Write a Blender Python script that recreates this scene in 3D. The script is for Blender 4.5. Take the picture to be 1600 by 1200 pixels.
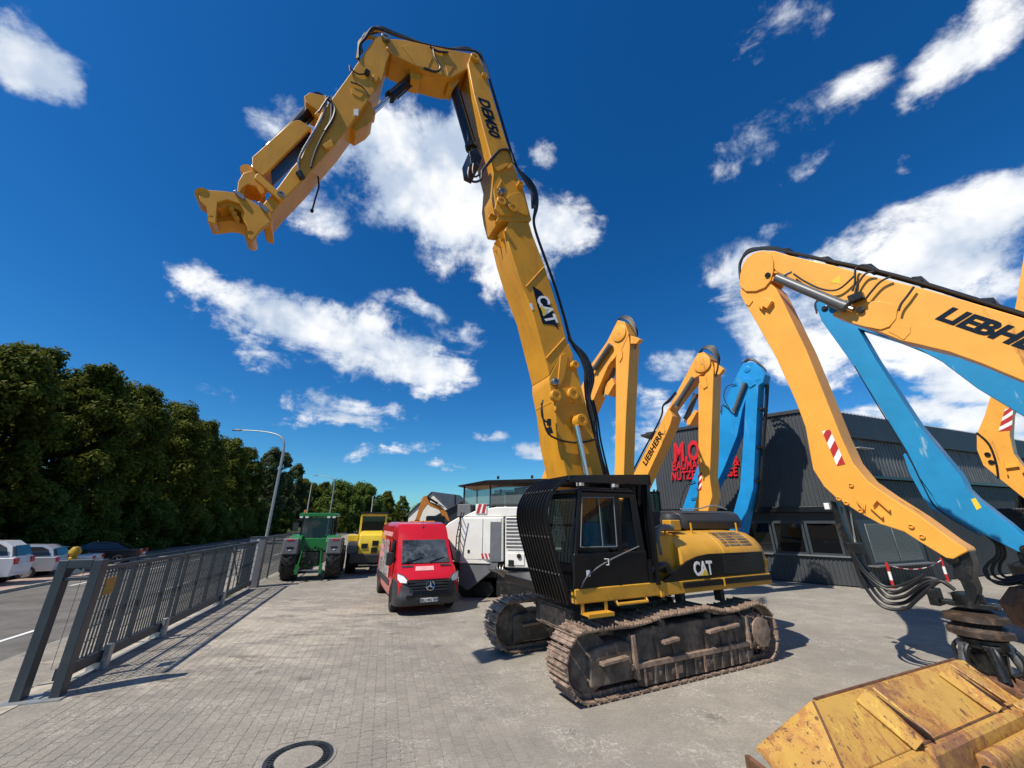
import bpy, bmesh, math, random
from mathutils import Vector as V, Matrix
random.seed(7)
for o in list(bpy.data.objects): bpy.data.objects.remove(o)
S = bpy.context.scene
COL = S.collection
R = math.radians
# ---------------------------------------------------------------- camera
CAMH, FPX = 2.7, 600.0
PITCH = math.atan(214 / 600)
cam = bpy.data.cameras.new('camera'); co = bpy.data.objects.new('camera', cam); COL.objects.link(co)
cam.sensor_width = 36; cam.lens = 13.5; cam.clip_start = .05; cam.clip_end = 6000
co.location = (0, 0, CAMH); co.rotation_euler = (math.pi / 2 + PITCH, 0, 0)
S.camera = co
S.render.engine = 'CYCLES'
S.render.resolution_x, S.render.resolution_y = 1024, 768
S.view_settings.view_transform = 'Standard'; S.view_settings.look = 'None'
S.view_settings.gamma = 1; S.view_settings.exposure = 0.2
SUN_AZ = V((-.79, -.61, 0)).normalized(); SUN_EL = R(52)
SUND = (SUN_AZ * math.cos(SUN_EL) + V((0, 0, math.sin(SUN_EL)))).normalized()
sl = bpy.data.lights.new('sun', 'SUN'); sl.energy = 5.0; sl.angle = R(.5); sl.color = (1, .93, .82)
so = bpy.data.objects.new('sun', sl); COL.objects.link(so); so.location = (-30, -20, 60)
so.rotation_euler = SUND.to_track_quat('Z', 'Y').to_euler()

# ---------------------------------------------------------------- pixel -> place helpers (photo pixels 1600x1200)
CP, SP = math.cos(PITCH), math.sin(PITCH)
def ray(x, y):
    u, v = x - 800, 600 - y
    return V((u, FPX * CP - v * SP, FPX * SP + v * CP))
def gz(x, y, z=0.0):
    r = ray(x, y); return V((0, 0, CAMH)) + r * ((z - CAMH) / r.z)
def at(x, y, Y):
    r = ray(x, y); return V((0, 0, CAMH)) + r * (Y / r.y)
class Plane:
    """vertical plane through p0, running along d; n points towards the camera side"""
    def __init__(s, p0, d):
        s.d = V((d[0], d[1], 0)).normalized(); s.p0 = V(p0)
        n = V((s.d.y, -s.d.x, 0))
        if n.dot(V((0, 0, 0)) - V((s.p0.x, s.p0.y, 0))) < 0: n = -n
        s.n = n
    def px(s, x, y, off=0.0):
        r = ray(x, y); o = V((0, 0, CAMH)); q = s.p0 + s.n * off
        return o + r * ((q - o).dot(s.n) / r.dot(s.n))
    def w(s, a, z, off=0.0):
        return V((s.p0.x, s.p0.y, 0)) + s.d * a + s.n * off + V((0, 0, z))

# ---------------------------------------------------------------- world: sky and clouds
wd = bpy.data.worlds.new('World'); S.world = wd; wd.use_nodes = True
nt = wd.node_tree; nt.nodes.clear()
wd.cycles.sampling_method = 'MANUAL'; wd.cycles.sample_map_resolution = 256
class NG:
    def __init__(s, t): s.t = t
    def n(s, ty, **k):
        nd = s.t.nodes.new(ty)
        for a, b in k.items(): setattr(nd, a, b)
        return nd
    def l(s, a, b): s.t.links.new(a, b)
    def put(s, sock, v):
        if isinstance(v, bpy.types.NodeSocket): s.l(v, sock)
        else: sock.default_value = v
    def m(s, op, a, b=0.0, c=None, clamp=False):
        nd = s.n('ShaderNodeMath', operation=op, use_clamp=clamp)
        s.put(nd.inputs[0], a); s.put(nd.inputs[1], b)
        if c is not None: s.put(nd.inputs[2], c)
        return nd.outputs[0]
    def vm(s, op, a, b=None):
        nd = s.n('ShaderNodeVectorMath', operation=op); s.put(nd.inputs[0], a)
        if b is not None: s.put(nd.inputs[1], b)
        return nd.outputs['Value'] if op in ('DOT_PRODUCT', 'LENGTH') else nd.outputs[0]
    def noise(s, vec, scale, detail=4, rough=.55, out=0, dist=0.0):
        nd = s.n('ShaderNodeTexNoise'); s.l(vec, nd.inputs['Vector'])
        nd.inputs['Scale'].default_value = scale; nd.inputs['Detail'].default_value = detail
        nd.inputs['Roughness'].default_value = rough; nd.inputs['Distortion'].default_value = dist
        return nd.outputs[out]
    def ss(s, v, lo, hi, a=0.0, b=1.0):
        nd = s.n('ShaderNodeMapRange', interpolation_type='SMOOTHSTEP'); s.put(nd.inputs[0], v)
        for i, q in enumerate((lo, hi, a, b)): nd.inputs[i + 1].default_value = q
        return nd.outputs[0]
    def mix(s, fac, a, b, bt='MIX'):
        nd = s.n('ShaderNodeMix', data_type='RGBA', blend_type=bt)
        s.put(nd.inputs[0], fac)
        for i, q in ((6, a), (7, b)):
            if isinstance(q, tuple) and len(q) == 3: q = (*q, 1)
            s.put(nd.inputs[i], q)
        return nd.outputs[2]
g = NG(nt)
sky = g.n('ShaderNodeTexSky', sky_type='NISHITA', sun_disc=False)
sky.sun_elevation = SUN_EL; sky.sun_rotation = math.atan2(SUN_AZ.x, SUN_AZ.y)
sky.air_density = 1.0; sky.dust_density = .25; sky.ozone_density = 3.0; sky.altitude = 100
hs = g.n('ShaderNodeHueSaturation'); hs.inputs['Saturation'].default_value = 1.35; hs.inputs['Value'].default_value = 1.0
g.l(sky.outputs[0], hs.inputs['Color'])
tint = g.mix(1.0, hs.outputs[0], (.44, .84, 1.03), 'MULTIPLY')
tc = g.n('ShaderNodeTexCoord'); D = tc.outputs['Generated']
D = g.vm('NORMALIZE', D)
sx = g.n('ShaderNodeSeparateXYZ'); g.l(D, sx.inputs[0])
dz = g.m('ADD', g.m('MAXIMUM', sx.outputs[2], 0.0), .22)
cx = g.n('ShaderNodeCombineXYZ'); g.l(g.m('DIVIDE', sx.outputs[0], dz), cx.inputs[0]); g.l(g.m('DIVIDE', sx.outputs[1], dz), cx.inputs[1])
CV = cx.outputs[0]
# clouds of the picture: direction of the middle, half length, half height (photo pixels), tilt
clouds = [(640,235,180,75,10),(740,345,150,90,35),(690,280,170,95,25),(800,425,75,50,45),(860,350,85,50,15),(480,320,60,42,30),(430,190,50,18,0),
 (345,450,105,36,22),(470,505,150,50,20),(610,555,135,55,12),(410,550,75,22,15),(650,590,70,25,0),(500,640,130,24,6),(610,705,62,11,-3),(545,660,60,12,5),
 (40,70,95,66,35),(1470,400,210,95,-22),(1330,455,130,70,-30),(1185,475,85,80,50),(1570,350,140,75,-20),(1250,540,110,50,30),(1480,560,190,70,15),(1500,655,160,32,0),
 (1180,50,90,50,-35),(1500,95,130,45,-48),(1250,25,60,40,-40),(1188,222,72,30,-38),(1246,258,40,20,-45),(1330,145,62,24,-30),(1560,40,75,40,-40),
 (1232,355,48,18,-15),(1430,250,28,15,-20),(762,680,30,8,0),(1000,645,70,30,0),(845,710,55,18,-10),(730,533,26,20,0),(650,480,40,18,20),(855,238,22,26,40),
 (1060,575,50,24,0),(1010,690,60,26,0),(690,730,30,5,0)]
wp = g.n('ShaderNodeTexNoise'); g.l(D, wp.inputs['Vector']); wp.inputs['Scale'].default_value = 5.0; wp.inputs['Detail'].default_value = 5; wp.inputs['Roughness'].default_value = .62
wv_ = g.vm('SUBTRACT', wp.outputs['Color'], (.5, .5, .5)); sc_ = g.n('ShaderNodeVectorMath', operation='SCALE'); g.l(wv_, sc_.inputs[0]); sc_.inputs['Scale'].default_value = .12
DW = g.vm('ADD', D, sc_.outputs[0])
mask = None
for (x, y, a, b, t) in clouds:
    d0 = ray(x, y).normalized(); ct, st = math.cos(R(t)), math.sin(R(t))
    e1 = (ray(x + ct * 10, y + st * 10).normalized() - d0); e2 = (ray(x - st * 10, y + ct * 10).normalized() - d0)
    e1 -= d0 * e1.dot(d0); e2 -= d0 * e2.dot(d0)
    k1 = e1.length / 10 * a * 1.15; k2 = e2.length / 10 * b * 1.15
    A = e1.normalized() / k1; e2n = (e2 - e1 * (e2.dot(e1) / e1.length_squared)).normalized(); B = e2n / k2
    p = g.vm('DOT_PRODUCT', DW, A); q = g.vm('DOT_PRODUCT', DW, B); amp = min(1.0, max(.42, a * b / 6000)) * (.6 if x > 1000 and y < 300 else 1)
    v = g.m('MULTIPLY_ADD', g.m('MULTIPLY_ADD', p, p, g.m('MULTIPLY', q, q)), -amp, amp)
    mask = v if mask is None else g.m('SMOOTH_MAX', mask, v, .25)
infront = g.m('GREATER_THAN', g.vm('DOT_PRODUCT', D, ray(800, 600).normalized()), .1)
mask = g.m('SUBTRACT', mask, g.m('MULTIPLY', g.m('SUBTRACT', 1.0, infront), 4.0))
# away from the picture the same broken cloud goes on
fwd = ray(800, 600).normalized()
away = g.ss(g.vm('DOT_PRODUCT', D, fwd), .35, .5, 1, 0)
gen = g.ss(g.noise(CV, 1.1, 2, .5), .54, .70)
gen = g.m('MULTIPLY', gen, away)
mask = g.m('MAXIMUM', g.m('MAXIMUM', mask, -1.0), g.m('SUBTRACT', g.m('MULTIPLY', gen, 1.6), .8))
n1 = g.noise(CV, 3.2, 7, .62, 0, .4); n2 = g.noise(D, 11, 8, .66, 0, .3)
nn = g.m('ADD', g.m('MULTIPLY', n1, .62), g.m('MULTIPLY', n2, .38))
f = g.m('MULTIPLY_ADD', g.m('SUBTRACT', nn, .5), 4.8, g.m('SUBTRACT', g.m('MULTIPLY', mask, 1.0), .05))
alpha = g.ss(f, .0, .72)
alpha = g.m('MULTIPLY', alpha, g.ss(mask, -.5, .2))
alpha = g.m('MULTIPLY', alpha, .96)
n3 = g.noise(D, 5.5, 4, .6)
shade = g.ss(g.m('ADD', n3, g.m('MULTIPLY', f, .10)), .42, .68)
ccol = g.mix(shade, (4.6, 5.5, 6.9), (9.2, 9.3, 9.4))
fin = g.mix(alpha, tint, ccol)
bg = g.n('ShaderNodeBackground'); bg.inputs[1].default_value = .1; g.l(fin, bg.inputs[0])
wo = g.n('ShaderNodeOutputWorld'); g.l(bg.outputs[0], wo.inputs[0])

# ---------------------------------------------------------------- object helpers
RL = {}
def link(o, parent=None, loc=None):
    COL.objects.link(o)
    if parent is not None:
        o.parent = parent; RL[o.name] = RL[parent.name]
    else:
        RL[o.name] = V(loc or (0, 0, 0)); o.location = RL[o.name]
    return o
def tag(o, label=None, cat=None, group=None, kind=None):
    for k, v in (('label', label), ('category', cat), ('group', group), ('kind', kind)):
        if v: o[k] = v
    return o
def thing(name, loc, label, cat, group=None):
    o = bpy.data.objects.new(name, None); o.empty_display_size = .2
    link(o, None, V((loc[0], loc[1], loc[2] if len(loc) > 2 else 0))); return tag(o, label, cat, group)
def basis(d):
    d = V(d).normalized(); t = V((0, 0, 1)) if abs(d.z) < .95 else V((1, 0, 0))
    x = d.cross(t).normalized(); return x, x.cross(d).normalized(), d
class MB:
    def __init__(s): s.v = []; s.f = []; s.mi = []; s.cur = 0
    def add(s, vs, fs):
        k = len(s.v); s.v += [V(q) for q in vs]; s.f += [tuple(k + i for i in f) for f in fs]; s.mi += [s.cur] * len(fs); return s
    def obox(s, c, ax, ay, az):
        c, ax, ay, az = V(c), V(ax), V(ay), V(az)
        vs = [c + ax * i + ay * j + az * k for i in (-1, 1) for j in (-1, 1) for k in (-1, 1)]
        return s.add(vs, [(0, 1, 3, 2), (4, 6, 7, 5), (0, 4, 5, 1), (2, 3, 7, 6), (0, 2, 6, 4), (1, 5, 7, 3)])
    def box(s, p, q):
        p, q = V(p), V(q); c = (p + q) / 2; h = (q - p) / 2
        return s.obox(c, (h.x, 0, 0), (0, h.y, 0), (0, 0, h.z))
    def prism(s, pts, vec):
        pts = [V(p) for p in pts]; vec = V(vec); n = len(pts)
        nrm = V((0, 0, 0))
        for i in range(n): nrm += (pts[i] - pts[0]).cross(pts[(i + 1) % n] - pts[0])
        if nrm.dot(vec) > 0: pts.reverse()
        return s.add(pts + [p + vec for p in pts], [tuple(range(n)), tuple(range(2 * n - 1, n - 1, -1))] +
                     [(i, i + n, (i + 1) % n + n, (i + 1) % n) for i in range(n)])
    def loft(s, rings, cap=True, closed=True):
        n = len(rings[0]); k = len(s.v); vs = [V(p) for r in rings for p in r]; fs = []
        for i in range(len(rings) - 1):
            for j in range(n if closed else n - 1):
                fs.append((i * n + j, i * n + (j + 1) % n, (i + 1) * n + (j + 1) % n, (i + 1) * n + j))
        if cap: fs += [tuple(range(n - 1, -1, -1)), tuple((len(rings) - 1) * n + j for j in range(n))]
        return s.add(vs, fs)
    def tube(s, pts, r, n=7):
        pts = [V(p) for p in pts]; rings = []; x = None
        for i, p in enumerate(pts):
            d = (pts[min(i + 1, len(pts) - 1)] - pts[max(i - 1, 0)])
            d = d.normalized() if d.length > 1e-6 else V((0, 0, 1))
            if x is None: x = basis(d)[0]
            x = (x - d * x.dot(d)).normalized(); y = d.cross(x); rr = r[i] if isinstance(r, (list, tuple)) else r
            rings.append([p + (x * math.cos(t) + y * math.sin(t)) * rr for t in [2 * math.pi * j / n for j in range(n)]])
        return s.loft(rings)
    def cyl(s, p, q, r, n=14, r2=None): return s.tube([p, q], [r, r if r2 is None else r2], n)
    def lathe(s, c, ax, prof, n=24):
        x, y, d = basis(ax); c = V(c)
        rings = [[c + d * h + (x * math.cos(t) + y * math.sin(t)) * max(r, 1e-4) for t in [2 * math.pi * j / n for j in range(n)]] for r, h in prof]
        return s.loft(rings)
    def mesh(s, name, mat, off, smooth):
        me = bpy.data.meshes.new(name); me.from_pydata([tuple(v - off) for v in s.v], [], s.f)
        for m in (mat if isinstance(mat, (list, tuple)) else [mat]): me.materials.append(m)
        for p, i in zip(me.polygons, s.mi): p.material_index = i
        bm = bmesh.new(); bm.from_mesh(me); bmesh.ops.recalc_face_normals(bm, faces=bm.faces[:]); bm.to_mesh(me); bm.free()
        if smooth:
            me.polygons.foreach_set('use_smooth', [True] * len(me.polygons))
            me.set_sharp_from_angle(angle=R(35 if smooth is True else smooth))
        return me
    def build(s, name, mat, parent=None, loc=None, smooth=True, bevel=0, label=None):
        if parent is not None: off = RL[parent.name]
        elif loc is not None: off = V(loc)
        else:
            off = sum(s.v, V()) / len(s.v); off.z = min(v.z for v in s.v)
        o = bpy.data.objects.new(name, s.mesh(name, mat, off, smooth)); link(o, parent, off)
        if bevel:
            m = o.modifiers.new('bevel', 'BEVEL'); m.width = bevel; m.segments = 2; m.limit_method = 'ANGLE'; m.angle_limit = R(40); m.harden_normals = True
        if label: o['label'] = label
        return o
def inst(me, name, parent, M):
    o = bpy.data.objects.new(name, me); link(o, parent)
    o.matrix_basis = Matrix.Translation(-RL[parent.name]) @ M; return o
def frame(o, x, y, z):
    M = Matrix.Identity(4)
    for i, c in enumerate((x, y, z)):
        for j in range(3): M[j][i] = c[j]
    for j in range(3): M[j][3] = o[j]
    return M
def sag(p, q, drop, n=10, side=(0, 0, 0)):
    p, q = V(p), V(q); return [p.lerp(q, i / n) + (V((0, 0, -drop)) + V(side)) * (4 * (i / n) * (1 - i / n)) for i in range(n + 1)]
def smoothpath(pts, k=5):
    pts = [V(p) for p in pts]; out = []
    for i in range(len(pts) - 1):
        p0, p1, p2, p3 = pts[max(i - 1, 0)], pts[i], pts[i + 1], pts[min(i + 2, len(pts) - 1)]
        for j in range(k):
            t = j / k
            out.append(.5 * (2 * p1 + (p2 - p0) * t + (2 * p0 - 5 * p1 + 4 * p2 - p3) * t * t + (3 * p1 - p0 - 3 * p2 + p3) * t ** 3))
    return out + [pts[-1]]
def text(name, body, mat, parent, o, x, up, size, ext=.004, bold=0.0, shear=0.0, align='LEFT', sx=1.0):
    c = bpy.data.curves.new(name, 'FONT'); c.body = body; c.size = 1; c.extrude = ext; c.offset = bold; c.shear = shear
    c.align_x = align; c.resolution_u = 3
    t = bpy.data.objects.new(name, c); COL.objects.link(t)
    dg = bpy.context.evaluated_depsgraph_get(); me = bpy.data.meshes.new_from_object(t.evaluated_get(dg))
    bpy.data.objects.remove(t)
    me.materials.clear(); me.materials.append(mat)
    x, up = V(x).normalized(), V(up).normalized(); z = x.cross(up)
    ob = inst(me, name, parent, frame(V(o), x * size * sx, up * size, z)); return ob
# ---------------------------------------------------------------- materials
def material(name, col, rough=.5, metal=0.0, var=.12, scale=3.0, dirt=None, damt=.5, dscale=2.0, dlo=.5, dhi=.7, bump=0.0, bscale=40, streak=False, spec=.5, coat=0.0, world=True, rough2=None):
    m = bpy.data.materials.new(name); m.use_nodes = True; t = m.node_tree; g = NG(t)
    b = t.nodes['Principled BSDF']; b.inputs['Roughness'].default_value = rough; b.inputs['Metallic'].default_value = metal
    b.inputs['Specular IOR Level'].default_value = spec
    if coat: b.inputs['Coat Weight'].default_value = coat; b.inputs['Coat Roughness'].default_value = .08
    if world: P = g.n('ShaderNodeNewGeometry').outputs['Position']
    else: P = g.n('ShaderNodeTexCoord').outputs['Object']
    n = g.noise(P, scale, 5, .6)
    k = g.ss(n, .3, .7, 1 - var, 1 + var)
    c = g.mix(1.0, (*col, 1), k, 'MULTIPLY')
    cc = g.n('ShaderNodeCombineColor')
    for i in range(3): g.l(k, cc.inputs[i])
    c = g.mix(1.0, (*col, 1), cc.outputs[0], 'MULTIPLY')
    if dirt:
        PP = P
        if streak:
            mp = g.n('ShaderNodeMapping'); g.l(P, mp.inputs[0]); mp.inputs['Scale'].default_value = (1, 1, .18); PP = mp.outputs[0]
        d = g.noise(PP, dscale, 7, .68, 0, .2)
        fm = g.ss(d, dlo, dhi, 0, damt); c = g.mix(fm, c, (*dirt, 1))
        if rough2 is not None: g.l(g.m('MULTIPLY_ADD', fm, (rough2 - rough) / max(damt, .01), rough), b.inputs['Roughness'])
    g.l(c, b.inputs['Base Color'])
    if bump:
        bp = g.n('ShaderNodeBump'); bp.inputs['Strength'].default_value = bump; bp.inputs['Distance'].default_value = .02
        g.l(g.noise(P, bscale, 4, .6), bp.inputs['Height']); g.l(bp.outputs[0], b.inputs['Normal'])
    return m
def glass(name, tint=(.02, .025, .028), a=.55, rough=.03):
    m = bpy.data.materials.new(name); m.use_nodes = True; t = m.node_tree; g = NG(t)
    b = t.nodes['Principled BSDF']; b.inputs['Base Color'].default_value = (*tint, 1); b.inputs['Roughness'].default_value = rough
    b.inputs['Specular IOR Level'].default_value = .7
    tr = g.n('ShaderNodeBsdfTransparent'); tr.inputs[0].default_value = (.8, .86, .84, 1); mx = g.n('ShaderNodeMixShader'); mx.inputs[0].default_value = a
    g.l(tr.outputs[0], mx.inputs[1]); g.l(b.outputs[0], mx.inputs[2]); g.l(mx.outputs[0], t.nodes['Material Output'].inputs[0]); return m
M = {}
M['cat'] = material('machine_yellow', (.64, .29, .022), .42, 0, .1, 1.5, (.22, .11, .03), .45, 1.6, .52, .75, .05, 60, True, .3, 0)
M['catlow'] = material('machine_yellow_lower', (.56, .285, .028), .4, 0, .1, 2, (.14, .09, .04), .4, 3, .55, .75, .05, 60)
M['lieb'] = material('handler_orange', (.84, .38, .055), .42, 0, .06, 1.5, (.22, .10, .035), .75, 1.7, .62, .7, .05, 50, True, .4, .1)
M['blue'] = material('handler_blue', (.012, .26, .60), .4, 0, .12, 1.2, (.30, .42, .48), .45, 2.6, .58, .72, .05, 50, True, .4, .1)
M['black'] = material('black_paint', (.005, .005, .006), .28, 0, .2, 4, (.035, .03, .026), .4, 3, .55, .75)
M['rubber'] = material('hose_rubber', (.012, .012, .013), .5, 0, .2, 6)
M['tyre'] = material('tyre_rubber', (.018, .017, .016), .8, 0, .2, 5, (.12, .10, .08), .5, 4, .5, .7)
M['steel'] = material('worn_steel', (.30, .29, .28), .35, .8, .2, 8, (.10, .08, .06), .6, 4, .5, .7)
M['chrome'] = material('chrome_rod', (.75, .75, .76), .12, 1, .03, 8)
M['grey'] = material('grey_cylinder', (.10, .105, .11), .4, 0, .1, 6)
M['track'] = material('track_steel', (.22, .155, .115), .5, .25, .3, 6, (.42, .31, .235), .8, 8, .40, .60, .25, 50)
M['tframe'] = material('track_frame_dirt', (.075, .06, .047), .75, 0, .3, 4, (.25, .195, .145), .75, 3, .42, .66, .3, 30)
M['gun'] = material('oily_steel', (.03, .03, .03), .3, .6, .3, 8, (.20, .17, .13), .5, 6, .52, .7, .2, 40)
M['rust'] = material('rusty_iron', (.13, .06, .03), .75, .1, .3, 6, (.24, .12, .06), .6, 7, .45, .65, .3, 50)
M['white'] = material('white_paint', (.78, .76, .71), .4, 0, .05, 2, (.30, .25, .19), .45, 2.2, .55, .75, 0, 40, True)
M['pwhite'] = material('marking_white', (.8, .8, .78), .5, 0, .05)
M['red'] = material('red_paint', (.52, .012, .02), .22, 0, .05, 1, None, coat=.5)
M['signred'] = material('sign_red', (.62, .012, .02), .35, 0, .04)
M['mred'] = material('marking_red', (.45, .02, .02), .5, 0, .1, 8)
M['anthr'] = material('anthracite_paint', (.035, .045, .055), .42, 0, .12, 3, (.10, .10, .10), .3, 4, .55, .75)
M['dgrey'] = material('dark_plastic', (.03, .032, .035), .5, 0, .1, 6)
M['mgrey'] = material('grey_plastic', (.14, .145, .155), .5, 0, .08, 4)
M['lgrey'] = material('light_grey_paint', (.45, .46, .47), .4, 0, .06, 4)
M['glass'] = glass('window_glass'); M['dglass'] = glass('dark_window_glass', (.008, .009, .011), .9); M['clear'] = glass('clear_screen', (.25, .27, .28), .35, .1)
M['lamp'] = material('lamp_lens', (.75, .75, .75), .1, 0, .05)
M['tail'] = material('red_lens', (.5, .01, .01), .15, 0, .05)
M['amber'] = material('amber_lens', (.7, .2, .01), .2, 0, .05)
M['jgreen'] = material('tractor_green', (.012, .16, .03), .35, 0, .08, 3, None, coat=.2)
M['yel'] = material('loader_yellow', (.76, .54, .04), .4, 0, .06, 2, (.25, .18, .06), .4, 3, .55, .75)
M['silver'] = material('car_silver', (.58, .59, .60), .25, .35, .03, 2, None, coat=.5)
M['carwhite'] = material('car_white', (.78, .78, .78), .25, 0, .03, 2, None, coat=.5)
M['carblack'] = material('car_black', (.006, .007, .012), .2, 0, .03, 2, None, coat=.5)
M['galv'] = material('galvanised_steel', (.36, .38, .38), .45, .5, .1, 6)
M['wood'] = material('tree_bark', (.06, .045, .03), .9, 0, .3, 4)
M['seat'] = material('seat_cloth', (.02, .02, .022), .9, 0, .2)
# ================================================================ ground
RD = V((-.30, .954, 0)).normalized(); RQ = V((RD.y, -RD.x, 0))
def rp(L, t, z=0.0): return RQ * L + RD * t + V((0, 0, z))
def yard_mat(name, joints):
    m = bpy.data.materials.new(name); m.use_nodes = True; t = m.node_tree; g = NG(t); b = t.nodes['Principled BSDF']
    b.inputs['Roughness'].default_value = .85; b.inputs['Specular IOR Level'].default_value = .25
    P = g.n('ShaderNodeNewGeometry').outputs['Position']
    L = g.vm('DOT_PRODUCT', P, RQ); T = g.vm('DOT_PRODUCT', P, RD)
    n1 = g.noise(P, .35, 6, .6); n2 = g.noise(P, 2.2, 6, .65); n3 = g.noise(P, 22, 5, .7)
    c = g.mix(g.ss(n1, .35, .65), (.265, .24, .20), (.36, .325, .265))
    c = g.mix(g.ss(n2, .35, .7, 0, .55), c, (.20, .187, .165))
    # sand spilt between gate and van
    sp = rp(-3.0, 13.5); v = g.vm('SUBTRACT', P, tuple(sp)); e1 = g.vm('DOT_PRODUCT', v, tuple(RQ / 4.2)); e2 = g.vm('DOT_PRODUCT', v, tuple(RD / 5.0))
    rr = g.m('SUBTRACT', 1.0, g.m('MULTIPLY_ADD', e1, e1, g.m('MULTIPLY', e2, e2)))
    mp0 = g.n('ShaderNodeMapping'); g.l(P, mp0.inputs[0]); mp0.inputs['Scale'].default_value = (.5, 1.5, 1); 
    ns = g.noise(mp0.outputs[0], 1.1, 8, .68, 0, .6)
    sand = g.ss(g.m('MULTIPLY_ADD', rr, .16, ns), .53, .68, 0, .85)
    sand = g.m('MULTIPLY', sand, g.ss(rr, -.2, .5))
    c = g.mix(sand, c, (.50, .44, .35))
    ns2 = g.noise(mp0.outputs[0], 1.7, 7, .66, 0, .5)
    dk = g.m('MULTIPLY', g.ss(ns2, .55, .66, 0, .75), g.ss(rr, -.5, .4)); c = g.mix(dk, c, (.10, .085, .065))
    # oil spots, tyre scuffs and light scratches
    vo = g.n('ShaderNodeTexVoronoi'); g.l(P, vo.inputs['Vector']); vo.inputs['Scale'].default_value = .9; vo.inputs['Randomness'].default_value = 1
    wob = g.m('MULTIPLY_ADD', g.noise(P, 5, 6, .7), .5, vo.outputs['Distance'])
    c = g.mix(g.m('MULTIPLY', g.ss(wob, .29, .40, .7, 0), g.ss(n1, .42, .5)), c, (.06, .055, .05))
    wv = g.n('ShaderNodeMapping'); g.l(P, wv.inputs[0]); wv.inputs['Rotation'].default_value = (0, 0, .5); wv.inputs['Scale'].default_value = (.8, 9, 1)
    sc = g.noise(wv.outputs[0], 2.5, 8, .75, 0, 1.5); c = g.mix(g.ss(sc, .56, .72, 0, .7), c, (.46, .43, .38))
    ws = g.n('ShaderNodeMapping'); g.l(P, ws.inputs[0]); ws.inputs['Rotation'].default_value = (0, 0, -.9); ws.inputs['Scale'].default_value = (1.5, 14, 1)
    sc2 = g.noise(ws.outputs[0], 2.0, 8, .75, 0, 2.0); c = g.mix(g.ss(sc2, .57, .72, 0, .65), c, (.47, .45, .40))
    c = g.mix(g.ss(n3, .35, .7, 0, .55), c, (.165, .15, .13))
    n6 = g.noise(P, 75, 3, .7); c = g.mix(g.ss(n6, .52, .7, 0, .55), c, (.50, .465, .40)); c = g.mix(g.ss(n6, .30, .46, .45, 0), c, (.13, .12, .105))
    rv = g.noise(P, 4.5, 5, .62, 0, 1.6); rid = g.m('ABSOLUTE', g.m('SUBTRACT', rv, .5)); n7 = g.noise(P, .9, 4, .6)
    c = g.mix(g.m('MULTIPLY', g.ss(rid, .004, .022, .75, 0), g.ss(n7, .45, .62)), c, (.52, .49, .43))
    vs2 = g.n('ShaderNodeTexVoronoi'); g.l(P, vs2.inputs['Vector']); vs2.inputs['Scale'].default_value = 3.2; c = g.mix(g.m('MULTIPLY', g.ss(g.m('MULTIPLY_ADD', n3, .06, vs2.outputs['Distance']), .05, .075, .85, 0), g.ss(n7, .47, .55)), c, (.055, .048, .04))
    h = n3
    if joints:
        tt = g.m('MULTIPLY', g.m('PINGPONG', T, .05), .3)
        col = g.m('DIVIDE', g.m('ADD', L, tt), .165)
        ci = g.m('FLOOR', col); fx = g.m('ABSOLUTE', g.m('SUBTRACT', g.m('FRACT', col), .5))
        row = g.m('ADD', g.m('DIVIDE', T, .2), g.m('MULTIPLY', g.m('MODULO', ci, 2.0), .5)); fy = g.m('ABSOLUTE', g.m('SUBTRACT', g.m('FRACT', row), .5))
        j = g.m('MAXIMUM', g.ss(fx, .452, .485), g.ss(fy, .462, .488))
        fade = g.ss(g.m('MULTIPLY_ADD', g.m('SUBTRACT', n1, .5), 5.0, L), 1.0, 3.4, .42, .0)
        fade = g.m('MULTIPLY', fade, g.ss(n2, .25, .6, .45, 1))
        j = g.m('MULTIPLY', j, fade); c = g.mix(j, c, (.125, .112, .095))
        cw = g.n('ShaderNodeCombineXYZ'); g.l(ci, cw.inputs[0]); g.l(g.m('FLOOR', row), cw.inputs[1])
        wn = g.n('ShaderNodeTexWhiteNoise'); wn.noise_dimensions = '2D'; g.l(cw.outputs[0], wn.inputs['Vector'])
        c = g.mix(g.m('MULTIPLY', g.m('MULTIPLY', wn.outputs['Value'], .35), g.ss(fade, 0, .5)), c, (.17, .155, .14))
        h = g.m('SUBTRACT', g.m('MULTIPLY', n3, .4), j)
    else:
        oi = g.n('ShaderNodeNewGeometry').outputs['Random Per Island']
        c = g.mix(g.m('MULTIPLY', oi, .35), c, (.17, .155, .14))
    g.l(c, b.inputs['Base Color'])
    bp = g.n('ShaderNodeBump'); bp.inputs['Strength'].default_value = .5; bp.inputs['Distance'].default_value = .012; g.l(h, bp.inputs['Height']); g.l(bp.outputs[0], b.inputs['Normal'])
    return m
M['yard'] = yard_mat('yard_concrete', True); M['paver'] = yard_mat('paver_concrete', False)
M['asphalt'] = material('asphalt', (.125, .118, .108), .9, 0, .2, .8, (.20, .19, .175), .6, 1.2, .42, .7, .3, 80, spec=.2)
M['redpave'] = material('red_pavement', (.36, .25, .20), .9, 0, .15, 3, (.30, .27, .24), .6, 1.5, .45, .65, .1, 60, spec=.2)
M['conc'] = material('concrete', (.40, .36, .30), .9, 0, .15, 4, (.18, .16, .14), .6, 3, .5, .7, .2, 50, spec=.2)
M['earth'] = material('grass_earth', (.05, .055, .022), .95, 0, .4, .5, (.12, .10, .06), .6, .3, .5, .65, spec=.1)
def sheet(name, pts, mat, z=None):
    b = MB(); b.add(pts, [tuple(range(len(pts)))]); o = b.build(name, mat, None, (0, 0, 0), smooth=False); tag(o, kind='structure'); return o
E_ = 2500
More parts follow.
